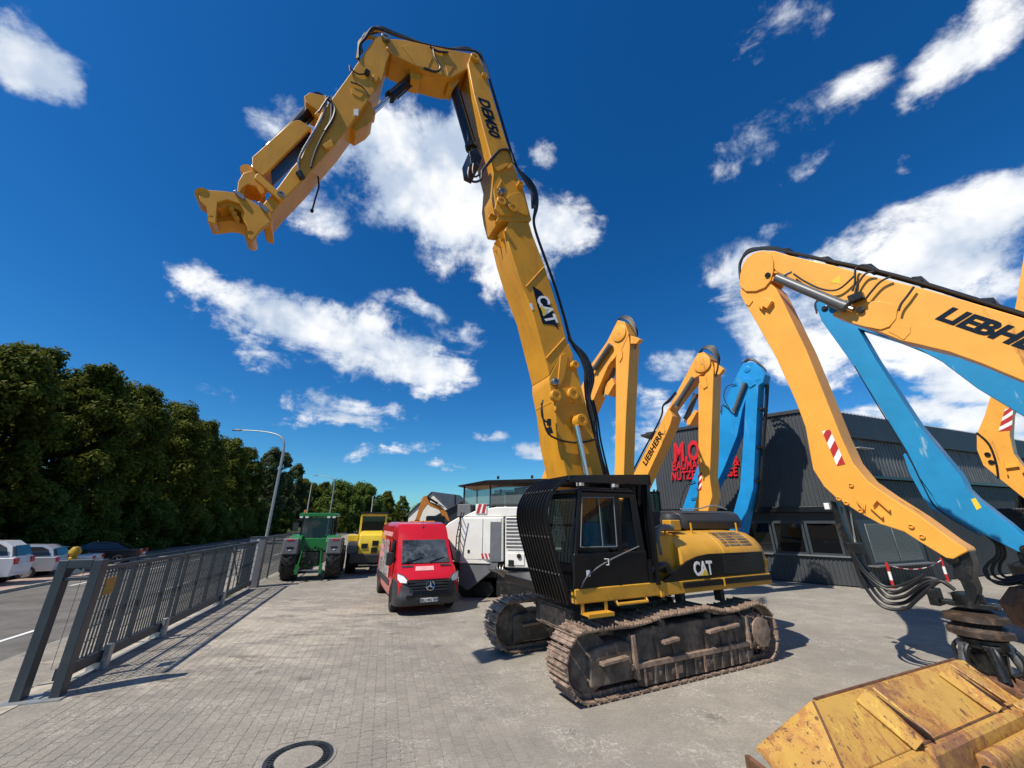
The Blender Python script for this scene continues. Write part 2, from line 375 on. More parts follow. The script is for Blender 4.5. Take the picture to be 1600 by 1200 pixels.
sheet('ground', [V((-E_, -E_, -.05)), V((E_, -E_, -.05)), V((E_, E_, -.05)), V((-E_, E_, -.05))], M['earth'])
yard = sheet('yard', [rp(-5.45, -14), rp(46, -14), rp(46, 70), rp(-5.45, 70)], M['yard'])
sheet('pavement', [rp(-7.2, -14, -.004), rp(-5.45, -14, -.004), rp(-5.45, 160, -.004), rp(-7.2, 160, -.004)], M['yard'])
sheet('road', [rp(-14.2, -30, -.012), rp(-7.2, -30, -.012), rp(-7.2, 300, -.012), rp(-14.2, 300, -.012)], M['asphalt'])
sheet('parking_bay', [rp(-21.5, -30, -.01), rp(-16.4, -30, -.01), rp(-16.4, 300, -.01), rp(-21.5, 300, -.01)], M['asphalt'])
b = MB(); b.obox(rp(-15.36, 135, .035), RQ * 1.03, RD * 165, V((0, 0, .055))); tag(b.build('far_pavement', M['redpave'], None, (0, 0, 0)), kind='structure')
b = MB(); b.obox(rp(-14.26, 135, .03), RQ * .07, RD * 165, V((0, 0, .075))); tag(b.build('kerb', M['conc'], None, (0, 0, 0)), kind='structure')
b = MB()
for t in range(-6, 120, 6): b.obox(rp(-13.0, t + 1.2, -.006), RQ * .06, RD * 1.1, V((0, 0, .002)))
for t in range(-8, 120, 9): b.obox(rp(-8.45, t + 3.6, -.006), RQ * .06, RD * 1.5, V((0, 0, .002)))
tag(b.build('road_markings', M['pwhite'], None, (0, 0, 0), smooth=False), kind='structure')
# drain strip below the gate
b = MB(); b.obox(rp(-5.28, 2, .006), RQ * .17, RD * 14, V((0, 0, .006))); tag(b.build('kerb_strip', M['conc'], None, (0, 0, 0), bevel=.004), kind='structure')
# ---- interlocking pavers
def paver_mesh(w=.165, h=.2, gap=.0038, zt=.0045):
    A = .03 * .5; n = 4; lf = []; rt = []
    for i in range(n + 1):
        y = -h / 2 + gap + (h - 2 * gap) * i / n
        yy = (y + h / 2) % .1; off = -(min(yy, .1 - yy)) * .3
        lf.append((-w / 2 + gap + off, y)); rt.append((w / 2 - gap + off, y))
    o = rt + lf[::-1]; cx_ = sum(p[0] for p in o) / len(o)
    b = MB(); k = len(o)
    top = [V((cx_ + (x - cx_) * .965, y * .972, zt)) for x, y in o]; mid = [V((x, y, zt - .002)) for x, y in o]; bot = [V((x, y, .0006)) for x, y in o]
    b.add(top + mid + bot, [tuple(range(k))] + [(i + k, (i + 1) % k + k, (i + 1) % k, i) for i in range(k)] + [(i + 2 * k, (i + 1) % k + 2 * k, (i + 1) % k + k, i + k) for i in range(k)])
    return b
pm = paver_mesh(); pmesh = pm.mesh('paver', M['paver'], V(), False)
cand = []
for i in range(-32, 22):
    for j in range(8, 70):
        L = (i + .5) * .165; T = (j + (.5 - .5 * (i % 2))) * .2
        p = rp(L, T)
        d = p.y * CP + (0 - CAMH) * SP
        if d < .5: continue
        x = 800 + FPX * p.x / d; y = 600 - FPX * ((0 - CAMH) * CP - p.y * SP) / d
        if y < 985 or y > 1230 or x < -40 or L < -4.55: continue
        lim = 1.0 + .9 * math.sin(T * .9) + .5 * math.sin(T * 2.3 + 1)
        if L > lim: continue
        if (p - V((-2.57, 5.9, 0))).length < .53: continue
        cand.append((d, p))
cand.sort(key=lambda q: q[0])
far = MB()
for k, (d, p) in enumerate(cand):
    Mx = frame(p + V((0, 0, random.uniform(-.0012, .0012))), RQ, RD, V((0, 0, 1))) @ Matrix.Rotation(random.uniform(-.012, .012), 4, 'Z') @ Matrix.Rotation(random.uniform(-.006, .006), 4, 'X')
    if k < 300: inst(pmesh, 'paver', yard, Mx)
    else: far.add([Mx @ v for v in pm.v], pm.f)
far.build('paver_field', M['paver'], yard, smooth=False)['kind'] = 'stuff'
# ---- manhole
mh = thing('manhole_cover', (-2.57, 5.88), 'round manhole cover with cast iron ring and concrete centre in the paving', 'manhole')
c0 = V((-2.57, 5.88, 0)); up = V((0, 0, 1))
b = MB(); b.lathe(c0, up, [(.42, .0012), (.42, .008), (.385, .009), (.385, .0016)], 40); b.build('rim', M['paver'], mh)
b = MB(); b.lathe(c0, up, [(.384, .002), (.384, .012), (.365, .014), (.35, .007), (.27, .007), (.265, .002)], 40)
for r, n in ((.325, 44), (.29, 36)):
    for i in range(n):
        t = 2 * math.pi * i / n; rad = V((math.cos(t), math.sin(t), 0)); b.obox(c0 + rad * r + V((0, 0, .009)), rad * .013, V((-rad.y, rad.x, 0)) * .012, V((0, 0, .006)))
b.build('iron_ring', M['gun'], mh)
b = MB(); b.lathe(c0, up, [(.264, .002), (.264, .010), (.25, .011), (.001, .011)], 32); b.build('concrete_centre', M['paver'], mh)

# ================================================================ dark grey hall on the right
C0 = gz(1350, 920); WL = V((-.73, .68, 0)).normalized(); WR = V((.93, .37, 0)).normalized()
NL = V((-WL.y, WL.x, 0)); NL = NL if NL.dot(-C0) > 0 else -NL
NR = V((-WR.y, WR.x, 0)); NR = NR if NR.dot(-C0) > 0 else -NR
HB = 7.85
M['clad'] = material('dark_cladding', (.052, .058, .064), .5, .1, .1, 1, (.075, .08, .085), .5, .8, .45, .7, 0, 40, True)
M['clad2'] = material('dark_flat_cladding', (.026, .029, .034), .5, .1, .1, 1, (.05, .053, .056), .5, .8, .45, .7, 0, 40, True)
M['cladl'] = material('grey_cladding', (.105, .11, .112), .55, 0, .2, 1.4, (.05, .05, .05), .6, 2.2, .45, .7, 0, 40, True)
M['blind'] = material('window_blind', (.42, .42, .41), .6, 0, .08, 2)
hall = thing('hall_building', C0, 'dark grey corrugated metal hall with red lettering on its gable wall', 'building')
def W1(s, z, o=0.0): return C0 + WL * s + NL * o + V((0, 0, z))
def W2(s, z, o=0.0): return C0 + WR * s + NR * o + V((0, 0, z))
def ribs(Wf, s0, s1, z0, z1, pitch, depth, off):
    b = MB(); n = int((s1 - s0) / pitch); pr = []
    for i in range(n):
        s = s0 + i * pitch
        pr += [(s, 0), (s + pitch * .5, 0), (s + pitch * .62, depth), (s + pitch * .88, depth)]
    pr.append((s1, 0)); k = len(pr)
    b.add([Wf(s, z0, off + o) for s, o in pr] + [Wf(s, z1, off + o) for s, o in pr], [(i, i + 1, i + 1 + k, i + k) for i in range(k - 1)]); return b
LW = 8.4
# body of the hall
body = MB(); dp = V((.35, .94, 0)) * 22
p1 = [W1(LW, 0, -.3), W1(0, 0, -.3), W2(40, 0, -.3), W2(40, 0, -.3) + dp, W1(LW, 0, -.3) + dp]
body.prism(p1, V((0, 0, HB - .15))); body.build('wall_core', M['clad2'], hall, smooth=False)
ribs(W1, .12, LW, 3.35, HB, .16, .035, .0).build('cladding_panel', M['clad'], hall, smooth=False)
ribs(W1, .12, LW, 0.05, 1.16, .16, .035, -.22).build('cladding_panel', M['clad'], hall, smooth=False)
b = MB(); b.obox(W1(LW / 2, 3.22, -.1), WL * (LW / 2), NL * .2, V((0, 0, .125))); b.build('overhang_shadow_band', M['black'], hall, bevel=.01)  # black strip painted in as the shadow under the overhanging upper wall
b = MB(); b.obox(W1(LW / 2, HB + .05, -.05), WL * (LW / 2 + .25), NL * .16, V((0, 0, .09))); b.obox(W1(LW + .2, HB - .02, -3), WL * .35, NL * 3.2, V((0, 0, .07))); b.build('roof_edge', M['clad2'], hall, bevel=.01)
b = MB(); b.obox(W1(.0, HB / 2, -.02), WL * .11, NL * .08, V((0, 0, HB / 2 - .02))); b.build('corner_trim', M['clad2'], hall, bevel=.01)
b = MB(); b.obox(W1(LW / 2, 1.2, -.16), WL * (LW / 2), NL * .07, V((0, 0, .03))); b.build('sill', M['mgrey'], hall, bevel=.005)
b = MB(); b.obox(W1(LW / 2, 2.88, -.25), WL * (LW / 2), NL * .05, V((0, 0, .2))); b.build('lintel', M['clad2'], hall)
for i in range(6):
    s0 = .35 + i * 1.32
    w = MB()
    for ds in (0, 1.17): w.obox(W1(s0 + ds, 1.95, -.24), WL * .05, NL * .06, V((0, 0, .73)))
    for zz in (1.27, 2.64): w.obox(W1(s0 + .585, zz, -.24), WL * .535, NL * .055, V((0, 0, .05)))
    wf = w.build('window_frame', M['anthr'], hall)
    w = MB(); w.obox(W1(s0 + .585, 1.955, -.262), WL * .534, NL * .008, V((0, 0, .63))); w.build('pane', M['dglass'], wf, smooth=False)
# right-hand wall
b = MB(); b.obox(W2(20, 7.25, -.03), WR * 19.9, NR * .12, V((0, 0, .62))); b.build('fascia', M['clad2'], hall, bevel=.01)
b = ribs(W2, .1, 40, HB + .005, HB + .09, .3, .05, .02); b.build('roof_sheet_edge', M['lgrey'], hall, smooth=False)
ribs(W2, .3, 40, 4.8, 6.63, .3, .03, -.12).build('cladding_strip', M['cladl'], hall, smooth=False)
b = MB(); b.obox(W2(20.2, 4.72, -.02), WR * 19.9, NR * .16, V((0, 0, .07))); b.build('ledge', M['black'], hall, bevel=.01)
ribs(W2, .3, 40, .05, 4.6, .25, .02, -.05).build('lower_cladding', M['clad2'], hall, smooth=False)
b = MB(); b.obox(W2(2.3, 6.05, -.06), WR * .32, NR * .03, V((0, 0, .42))); b.build('vent_window', M['dglass'], hall)
b = MB(); b.obox(W2(2.75, 6.1, .1), WR * .6, NR * .2, V((0, 0, .015))); b.build('open_window_leaf', M['lgrey'], hall)
for k, (sa, sb) in enumerate(((1.0, 5.1),)):
    w = MB(); w.prism([W2(sa - .35, 2.75, -.02), W2(sb + .35, 2.75, -.02), W2(sb + .12, .86, .0), W2(sa - .02, .86, .0)], NR * .10); wf = w.build('window_frame', M['anthr'], hall, bevel=.01)
    for q in (0, 1):
        m_ = (sa + sb) / 2; a0, a1 = (sa + .15, m_ - .06) if q == 0 else (m_ + .06, sb - .15)
        w = MB(); w.obox(W2((a0 + a1) / 2, 1.78, .085), WR * ((a1 - a0) / 2), NR * .005, V((0, 0, .8)))
        for i in range(18): w.obox(W2((a0 + a1) / 2, 1.02 + i * .088, .094), WR * ((a1 - a0) / 2 - .01), NR * .006 + V((0, 0, .012)), V((0, 0, .03)))
        w.build('blind', M['blind'], wf, smooth=False)
        w = MB(); w.obox(W2((a0 + a1) / 2, 1.78, .115), WR * ((a1 - a0) / 2), NR * .003, V((0, 0, .8))); w.build('pane', M['clear'], wf, smooth=False)
    w = MB(); w.obox(W2((sa + sb) / 2, .84, .16), WR * ((sb - sa) / 2 + .2), NR * .2, V((0, 0, .03))); w.build('sill', M['mgrey'], wf, bevel=.005)
# lettering on the gable
def sign(body, s, z, size, bold=.035):
    return text('lettering', body, M['signred'], hall, W1(s, z, .045), -WL, V((0, 0, 1)), size, .06, bold if body == 'M.O.' else .02, .2)
sgn = Plane(C0 + NL * .05, WL)
def sgs(x, y): p = sgn.px(x, y); return (p - C0).dot(WL), p.z
for bt, x, y, y2, x2 in (('M.O.', 1053, 721, 693, 1100), ('BAUMASCHINEN &', 1051, 735.5, 722, 1158), ('NUTZFAHRZEUGE', 1049, 750.5, 738, 1156)):
    s, z = sgs(x, y); s2, z2 = sgs(x, y2); s3, _ = sgs(x2, y)
    o = sign(bt, s, z, (z2 - z) / .70)
    wd_ = o.data.vertices; mxx = max(v.co.x for v in wd_); k = (s - s3) / (mxx * (z2 - z) / .70)
    o.matrix_basis = o.matrix_basis @ Matrix.Diagonal((k, 1, 1, 1))
# small grey gabled house and rear shed
def house(name, c, w, d, h, rh, ang, wall, roof, label):
    t = thing(name, c, label, 'building'); c = V(c); x = V((math.cos(ang), math.sin(ang), 0)); y = V((-x.y, x.x, 0))
    b = MB(); b.prism([c - x * w / 2, c + x * w / 2, c + x * w / 2 + up * h, c + up * (h + rh), c - x * w / 2 + up * h], y * d); b.build('wall', wall, t, smooth=False)
    for sgn_ in (-1, 1):
        e0 = c + x * sgn_ * (w / 2 + .35) + up * (h - .25 * rh / (w / 2)) - y * .3; e1 = c + up * (h + rh + .06) - y * .3
        r = MB(); r.prism([e0, e1, e1 + up * .14, e0 + up * .14], y * (d + .6)); r.build('roof', roof, t, smooth=False)
    return t, c, x, y
M['roofgrey'] = material('slate_roof', (.06, .065, .07), .6, 0, .15, 3)
M['render'] = material('pale_render', (.55, .53, .48), .8, 0, .06, 1)
t, hc, hx, hy = house('gabled_house', at(722, 822, 60) - V((0, 0, at(722, 822, 60).z)), 8, 12, 3.2, 2.2, R(8), M['clad2'], M['roofgrey'], 'dark grey gabled house behind the white milling machine')
b = MB(); b.box(hc + V((.6, -.03, 1.0)), hc + V((2.2, .02, 2.4))); b.build('window', M['dglass'], t)
b = MB(); b.cyl(hc + V((-1.6, 3, 4)), hc + V((-1.6, 3, 6.6)), .15); b.build('chimney', M['gun'], t)
t, hc, hx, hy = house('low_house', at(672, 826, 62) - V((0, 0, at(672, 826, 62).z)), 8, 9, 3.6, 3.2, R(-20), M['render'], M['roofgrey'], 'low pale house with dark roof behind the small orange excavator')
b = MB(); b.box(hc + V((-1.2, -.05, 1.2)), hc + V((.4, .02, 2.5))); b.build('window', M['dglass'], t)

# ================================================================ trees
def leafmat(name, c1, c2, c3):
    m = bpy.data.materials.new(name); m.use_nodes = True; t = m.node_tree; g = NG(t); b = t.nodes['Principled BSDF']
    ge = g.n('ShaderNodeNewGeometry'); oi = g.n('ShaderNodeObjectInfo')
    r = ge.outputs['Random Per Island']; n = g.noise(ge.outputs['Position'], .35, 3, .6)
    c = g.mix(r, c1, c2); c = g.mix(g.ss(n, .4, .65, 0, .8), c, c3)
    c = g.mix(g.m('MULTIPLY', oi.outputs['Random'], .4), c, c1)
    g.l(c, b.inputs['Base Color']); b.inputs['Roughness'].default_value = .65; b.inputs['Specular IOR Level'].default_value = .12
    tl = g.n('ShaderNodeBsdfTranslucent'); g.l(c, tl.inputs[0]); mx = g.n('ShaderNodeMixShader'); mx.inputs[0].default_value = .35
    g.l(b.outputs[0], mx.inputs[1]); g.l(tl.outputs[0], mx.inputs[2]); g.l(mx.outputs[0], t.nodes['Material Output'].inputs[0]); return m
M['leafA'] = leafmat('oak_leaves', (.075, .095, .012), (.155, .165, .025), (.12, .135, .016))
M['leafB'] = leafmat('lime_leaves', (.07, .115, .018), (.15, .20, .035), (.11, .155, .026))
M['leafC'] = leafmat('poplar_leaves', (.075, .10, .04), (.13, .16, .07), (.08, .11, .035))
def crown_mesh(seed, h, rx, nclump, nleaf, ls, mat, base=.06, open_=.0):
    rnd = random.Random(seed); b = MB(); vs = []; fs = []
    for c in range(nclump):
        t = rnd.random() ** .85; z = h * (base + (1 - base) * t)
        env = math.sin(math.pi * min(1, (.18 + .82 * t) ** .9)) ** .6 if t < .97 else .25
        a = rnd.uniform(0, 2 * math.pi); rr = rx * env * math.sqrt(rnd.uniform(.12 + open_, 1))
        cc = V((math.cos(a) * rr, math.sin(a) * rr, z)); cr = rnd.uniform(.5, 1.25) * rx * .22
        k = int(nleaf * rnd.uniform(.6, 1.3))
        for i in range(k):
            d = V((rnd.gauss(0, 1), rnd.gauss(0, 1), rnd.gauss(0, 1) * .75)).normalized() * cr * rnd.random() ** .45
            p = cc + d; s = ls * rnd.uniform(.55, 1.3)
            n = (d.normalized() + V((rnd.gauss(0, .5), rnd.gauss(0, .5), .5 + rnd.gauss(0, .4)))).normalized(); x, y, _ = basis(n)
            q = rnd.uniform(0, 6.28); xx = x * math.cos(q) + y * math.sin(q); yy = n.cross(xx); j = len(vs)
            vs += [p - xx * s, p + yy * s * .45 - n * s * .12, p + xx * s, p - yy * s * .45 + n * s * .1]; fs.append((j, j + 1, j + 2, j + 3))
    me = bpy.data.meshes.new('crown'); me.from_pydata([tuple(v) for v in vs], [], fs); me.materials.append(mat); return me
def trunk_mesh(seed, h, r, rx):
    rnd = random.Random(seed); b = MB()
    b.tube([V((0, 0, -.2)), V((.1, 0, h * .25)), V((.05, .15, h * .5)), V((.1, .05, h * .85))], [r, r * .75, r * .5, r * .12], 9)
    for i in range(9):
        z = h * rnd.uniform(.18, .7); a = rnd.uniform(0, 6.28); l = rx * rnd.uniform(.5, .9); d = V((math.cos(a), math.sin(a), 0))
        b.tube([V((0, .05, z)), V((0, .05, z)) + d * l * .5 + up * l * .3, V((0, 0, z)) + d * l + up * l * .75], [r * .35, r * .22, r * .06], 6)
    return b.mesh('trunk', M['wood'], V(), True)
kinds = [(crown_mesh(1, 17, 4.6, 190, 230, .21, M['leafA']), trunk_mesh(1, 17, .34, 4.6)),
         (crown_mesh(2, 16, 4.2, 180, 230, .21, M['leafA'], .05, .1), trunk_mesh(2, 16, .3, 4.2)),
         (crown_mesh(3, 17, 3.6, 150, 190, .21, M['leafC'], .1, .1), trunk_mesh(3, 17, .28, 3.6)),
         (crown_mesh(4, 9, 4.6, 130, 200, .20, M['leafB'], .03), trunk_mesh(4, 9, .2, 4.6))]
def tree(p, kind, s, label, group, name='roadside_tree', sz=None):
    t = thing(name, p, label, 'tree', group); cm, tm = kinds[kind]; rz = Matrix.Rotation(random.uniform(0, 6.28), 4, 'Z')
    Mx = Matrix.Translation(V((p[0], p[1], p[2] if len(p) > 2 else 0))) @ rz @ Matrix.Diagonal((s, s, sz or s, 1))
    inst(tm, 'trunk', t, Mx); inst(cm, 'crown', t, Mx); return t
G1 = 'tall trees along the far side of the road'
row = [(-26.5, 13, 0, .86), (-31, 17, 1, 1.0), (-25.5, 21, 1, .80), (-25, 27, 0, .80), (-30, 28, 0, .95), (-25.5, 34, 1, .86), (-25, 41, 0, .9), (-29, 40, 1, 1.0), (-25.5, 48, 1, .98), (-25, 56, 0, .95),
       (-25.5, 64, 1, .98), (-25, 73, 0, .9), (-25.5, 83, 1, .95), (-24, 94, 2, 1.0), (-24.5, 105, 2, 1.05), (-23.5, 117, 2, .98), (-24, 131, 0, .85), (-24, 147, 1, .9), (-24, 166, 0, .9), (-25, 190, 1, .95)]
for i, (L, t, k, s) in enumerate(row):
    ords = 'first second third fourth fifth sixth seventh eighth ninth tenth eleventh twelfth thirteenth fourteenth fifteenth sixteenth seventeenth eighteenth nineteenth last'.split()
    tree(rp(L, t), k, s, ['dense dark green oak', 'broad dark green tree', 'slender grey-green poplar'][k] + ', ' + ords[i] + ' from the left picture edge in the roadside row', G1)
for i in range(9):
    tree(rp(-35 + 1.5 * math.sin(i * 2.1), 14 + i * 10.5), i % 2, 1.0 + .05 * (i % 3), 'dark green tree, ' + ords[i] + ' from the left in the second row behind the roadside trees', 'second row of trees behind the roadside row', 'background_tree')
# shrubs closing the foot of the row
for i in range(19):
    L, t = -23.4 + random.uniform(-.6, .6), 9 + i * 5.6
    tree(rp(L, t), 3, random.uniform(.5, .72), 'low bushy shrub, ' + ords[i] + ' from the left under the roadside trees', 'shrubs under the roadside trees', 'roadside_shrub')
# trees in the middle distance, left of and behind the red van
for x, y, Y, k, s, lab in ((525, 828, 95, 3, 1.25, 'light green bushy tree behind the green tractor'), (560, 828, 105, 3, 1.3, 'yellowish green round tree behind the yellow loader'), (497, 826, 110, 0, .75, 'dark tree between tractor cab and lamp post'),
                           (655, 830, 80, 3, .62, 'small bright green tree left of the orange excavator arm'), (600, 828, 120, 1, .68, 'dark round tree behind the white mast'), (625, 828, 130, 0, .6, 'brownish green tree above the red van roof')):
    p = at(x, y, Y); tree((p.x, p.y, 0), k, s, lab, 'trees behind the parked machines', 'background_tree')
# wooded hillside far behind
hill = MB(); rng = random.Random(5)
prof = [(380, 740), (440, 742), (480, 752), (520, 760), (560, 772), (600, 786), (640, 800), (700, 812), (900, 818)]
def hilltop(x):
    for (x0, y0), (x1, y1) in zip(prof, prof[1:]):
        if x0 <= x <= x1: return y0 + (y1 - y0) * (x - x0) / (x1 - x0)
    return 815
vs = []; fs = []
ring = []
for i in range(41):
    x = 300 + i * 16; ring.append((at(x, 822, 190), at(x, hilltop(x) + 8, 330)))
for a, c in ring: vs += [V((a.x, a.y, -.5)), c]
hb = MB(); hb.add(vs, [(2 * i, 2 * i + 2, 2 * i + 3, 2 * i + 1) for i in range(40)]); tag(hb.build('hill', M['earth'], None, (0, 0, 0)), kind='structure')
vs = []; fs = []
for i in range(16000):
    x = rng.uniform(310, 760); k = rng.random() ** .8; Y = 190 + 140 * k
    yt = 822 + (hilltop(x) + 8 - 822) * k; p = at(x, yt, Y)
    a = math.sin(p.x * .31 + p.y * .07) * math.sin(p.y * .23 + 2 + p.x * .1)
    p = p + V((rng.gauss(0, 1), rng.gauss(0, 2), rng.uniform(-2, 2.2) + 2.6 * a)); s = rng.uniform(.7, 1.5)
    n = V((rng.gauss(0, .6), -1 + rng.gauss(0, .5), .6 + rng.gauss(0, .5))).normalized(); xx, yy, _ = basis(n); j = len(vs)
    vs += [p - xx * s, p - yy * s * .7, p + xx * s, p + yy * s * .7]; fs.append((j, j + 1, j + 2, j + 3))
hill = MB(); hill.v = vs; hill.f = fs; hill.mi = [0] * len(fs)
tag(hill.build('distant_wood', M['leafA'], None, (0, 0, 0), smooth=False), 'wooded hillside of dark trees far behind the yard', 'wood', kind='stuff')
# ================================================================ demolition excavator
CO = V((2.507, 9.71, 0)); CF = V((-.898, -.44, 0)).normalized(); CL = V((-CF.y, CF.x, 0)); CL = CL if CL.y < 0 else -CL
def cw(a, b, z): return CO + CF * a + CL * b + V((0, 0, z))
cpl = Plane(CO, CF)
def cp(x, y, b): return cpl.px(x, y, b)
def ca(x, y, b): p = cp(x, y, b) - CO; return p.dot(CF), p.z
ex = thing('demolition_excavator', CO, 'yellow high-reach demolition excavator with black caged cab standing on two steel tracks', 'excavator')
def cbox(b, a0, a1, b0, b1, z0, z1): return b.obox(cw((a0 + a1) / 2, (b0 + b1) / 2, (z0 + z1) / 2), CF * (abs(a1 - a0) / 2), CL * (abs(b1 - b0) / 2), V((0, 0, abs(z1 - z0) / 2)))
def cplate(pix, b0, b1, mb=None):
    """outline seen in the plane b0, made solid back to b1"""
    return (mb or MB()).prism([cp(x, y, b0) for x, y in pix], CL * (b1 - b0))
def caz(pts, b0, b1, mb=None): return (mb or MB()).prism([cw(a, b0, z) for a, z in pts], CL * (b1 - b0))
# ---- tracks
topz = [(2.30, .99), (1.7, 1.0), (1.05, .985), (.45, 1.06), (-.1, 1.07), (-.65, 1.08), (-1.05, 1.0), (-1.5, .98), (-2.1, 1.04)]
loop = [(a, .045) for a in [2.0 - .2 * i for i in range(21)]]
loop += [(-2.12 - .5 * math.sin(t), .54 - .5 * math.cos(t)) for t in [math.pi * i / 12 for i in range(1, 12)]]
loop += [(a, z) for a, z in reversed(topz)]
loop += [(2.15 + .5 * math.sin(t), .53 + .49 * math.cos(t)) for t in [math.pi * i / 12 for i in range(1, 12)]]
seg = [V((a, 0, z)) for a, z in smoothpath([V((a, 0, z)) for a, z in loop + loop[:1]], 4) and [(p.x, p.z) for p in smoothpath([V((a, 0, z)) for a, z in loop + loop[:1]], 4)]]
cum = [0]
for p, q in zip(seg, seg[1:]): cum.append(cum[-1] + (q - p).length)
def along(s):
    s %= cum[-1]
    for i in range(len(seg) - 1):
        if cum[i + 1] >= s:
            k = (s - cum[i]) / max(1e-6, cum[i + 1] - cum[i]); return seg[i].lerp(seg[i + 1], k), (seg[i + 1] - seg[i]).normalized()
NS = 54; pitch = cum[-1] / NS
sh = MB(); sh.box((-.082, -.3, -.004), (.088, .3, .020))
for x, hh in ((-.074, .062), (.005, .040), (.076, .036)): sh.prism([V((x - .013, -.3, .018)), V((x + .013, -.3, .018)), V((x + .007, -.3, hh)), V((x - .007, -.3, hh))], V((0, .6, 0)))
sh.box((-.104, -.285, -.012), (-.08, .285, .006))
for y in (-.1, .1):
    sh.box((-.1, y - .035, -.07), (.1, y + .035, -.005))
    for x in (-.055, .012): sh.lathe(V((x, y * 1.35, .018)), up, [(.015, 0), (.015, .02), (.001, .022)], 6)
shm = sh.mesh('shoe', M['track'], V(), False)
for side in (1.365, -1.365):
    b = MB()
    fr = [(1.35, .22), (1.35, .82), (.9, .9), (-1.55, .9), (-1.75, .75), (-1.75, .25)]
    caz(fr, side + .2, side - .2, b)
    tf = b.build('track_frame', M['tframe'], ex, bevel=.025)
    b = MB()
    caz([(2.2, .2), (2.2, .72), (1.5, .78), (1.3, .74), (1.3, .2)], side + .24, side - .24, b); b.build('idler_housing', M['tframe'], tf, bevel=.04)
    b = MB()
    caz([(1.36, .34), (-1.72, .34), (-1.72, .42), (1.36, .42)], side + .27, side + .18, b); caz([(1.28, .2), (1.32, .85), (1.24, .85), (1.2, .2)], side + .29, side + .18, b); caz([(-1.70, .3), (-1.70, .86), (-1.76, .86), (-1.76, .3)], side + .29, side + .18, b)
    b.build('frame_rail', M['track'], tf, bevel=.01)
    for a0, a1, z in ((.62, .25, .69), (-.55, -.95, .73), (-1.0, -1.42, .75), (2.0, 1.45, .55)): b = MB(); caz([(a0, z - .05), (a1, z - .02), (a1, z + .03), (a0, z)], side + .34, side + .18, b); b.build('step', M['track'], tf, bevel=.008)
    b = MB()
    for a in (.32, .7, -.55, -.98, -1.4): caz([(a, .42), (a - .05, .42), (a + .02, .72), (a + .07, .72)], side + .23, side + .18, b)
    b.build('gusset', M['tframe'], tf)
    b = MB(); caz([(1.2, .10), (1.2, .335), (-1.7, .335), (-1.7, .10), (-1.6, .075), (1.1, .075)], side + .235, side + .20, b); rg_ = b.build('roller_guard', M['tframe'], tf, bevel=.008)
    for i in range(12):
        a = 1.1 - i * .245; b = MB(); caz([(a, .09), (a, .335), (a - .045, .335), (a - .045, .09)], side + .27, side + .236, b); caz([(a - .07, .15), (a - .07, .27), (a - .2, .27), (a - .2, .15)], side + .2405, side + .2355, b); b.build('guard_rib', M['tframe'] if i % 3 else M['track'], tf)
    for i in range(9):
        a = 1.05 - i * .33; b = MB(); b.lathe(cw(a, side - .24, .2), CL, [(.06, 0), (.11, .02), (.11, .12), (.075, .14), (.075, .34), (.11, .36), (.11, .46), (.05, .5)], 16); b.build('bottom_roller', M['tframe'], tf)
    for a in (.48, -.75):
        b = MB(); b.lathe(cw(a, side - .2, .93), CL, [(.05, 0), (.085, .02), (.085, .36), (.05, .4)], 14); b.build('carrier_roller', M['tframe'], tf)
    b = MB(); b.lathe(cw(2.15, side - .16, .53), CL, [(.2, 0), (.42, .03), (.42, .29), (.2, .32)], 26); b.build('idler', M['tframe'], tf)
    b = MB(); b.lathe(cw(-2.12, side - .26, .55), CL, [(.25, 0), (.33, .05), (.33, .42), (.27, .5), (.27, .55), (.12, .58), (.01, .58)], 28)
    for i in range(12):
        t = 2 * math.pi * i / 12; b.lathe(cw(-2.12, side + .22, .55) + (CF * math.cos(t) + up * math.sin(t)) * .3, CL, [(.026, 0), (.026, .05), (.001, .055)], 6)
    b.build('final_drive', M['track'], tf)
    b = MB(); b.lathe(cw(-2.12, side - .05, .55), CL, [(.3, 0), (.36, .01), (.36, .09), (.3, .1)], 26)
    for i in range(21):
        t = 2 * math.pi * i / 21; d = CF * math.cos(t) + up * math.sin(t); e = CF * -math.sin(t) + up * math.cos(t); b.obox(cw(-2.12, side, .55) + d * .39, d * .05, e * .03, CL * .045)
    b.build('sprocket', M['tframe'], tf)
    for i in range(NS):
        p, t = along(i * pitch); T = CF * t.x + up * t.z; N = (CF * t.z - up * t.x)
        c = cw(p.x, side, p.z)
        if N.dot(cw(0, side, .53) - c) > 0: N = -N
        j = Matrix.Rotation(random.uniform(-.03, .03), 4, 'Y')
        inst(shm, 'shoe', tf, frame(c, T, CL if T.cross(CL).dot(N) > 0 else -CL, N) @ j)
# car body between the tracks
b = MB(); caz([(1.0, .45), (1.0, 1.02), (-.9, 1.02), (-.9, .45)], .85, -.85, b)
for a in (.95, -.85):
    cbox(b, a - .25, a + .25, -1.2, 1.2, .5, .95)
cbox(b, 1.0, 1.75, -.95, .55, .62, 1.08)
b.build('car_body', M['tframe'], ex, bevel=.03)
b = MB(); cbox(b, 1.752, 1.77, -.7, .3, .68, 1.02)
for y in (-.9, -.6, .2, .5): b.lathe(cw(1.76, y, .98), CF, [(.03, 0), (.03, .04), (.001, .05)], 8)
b.build('cover_plate', M['track'], ex, bevel=.01)
b = MB(); b.lathe(cw(0, 0, 1.0), up, [(.75, 0), (.8, .02), (.8, .14), (.7, .16), (.7, .34), (.1, .35)], 36); b.build('turntable', M['tframe'], ex)
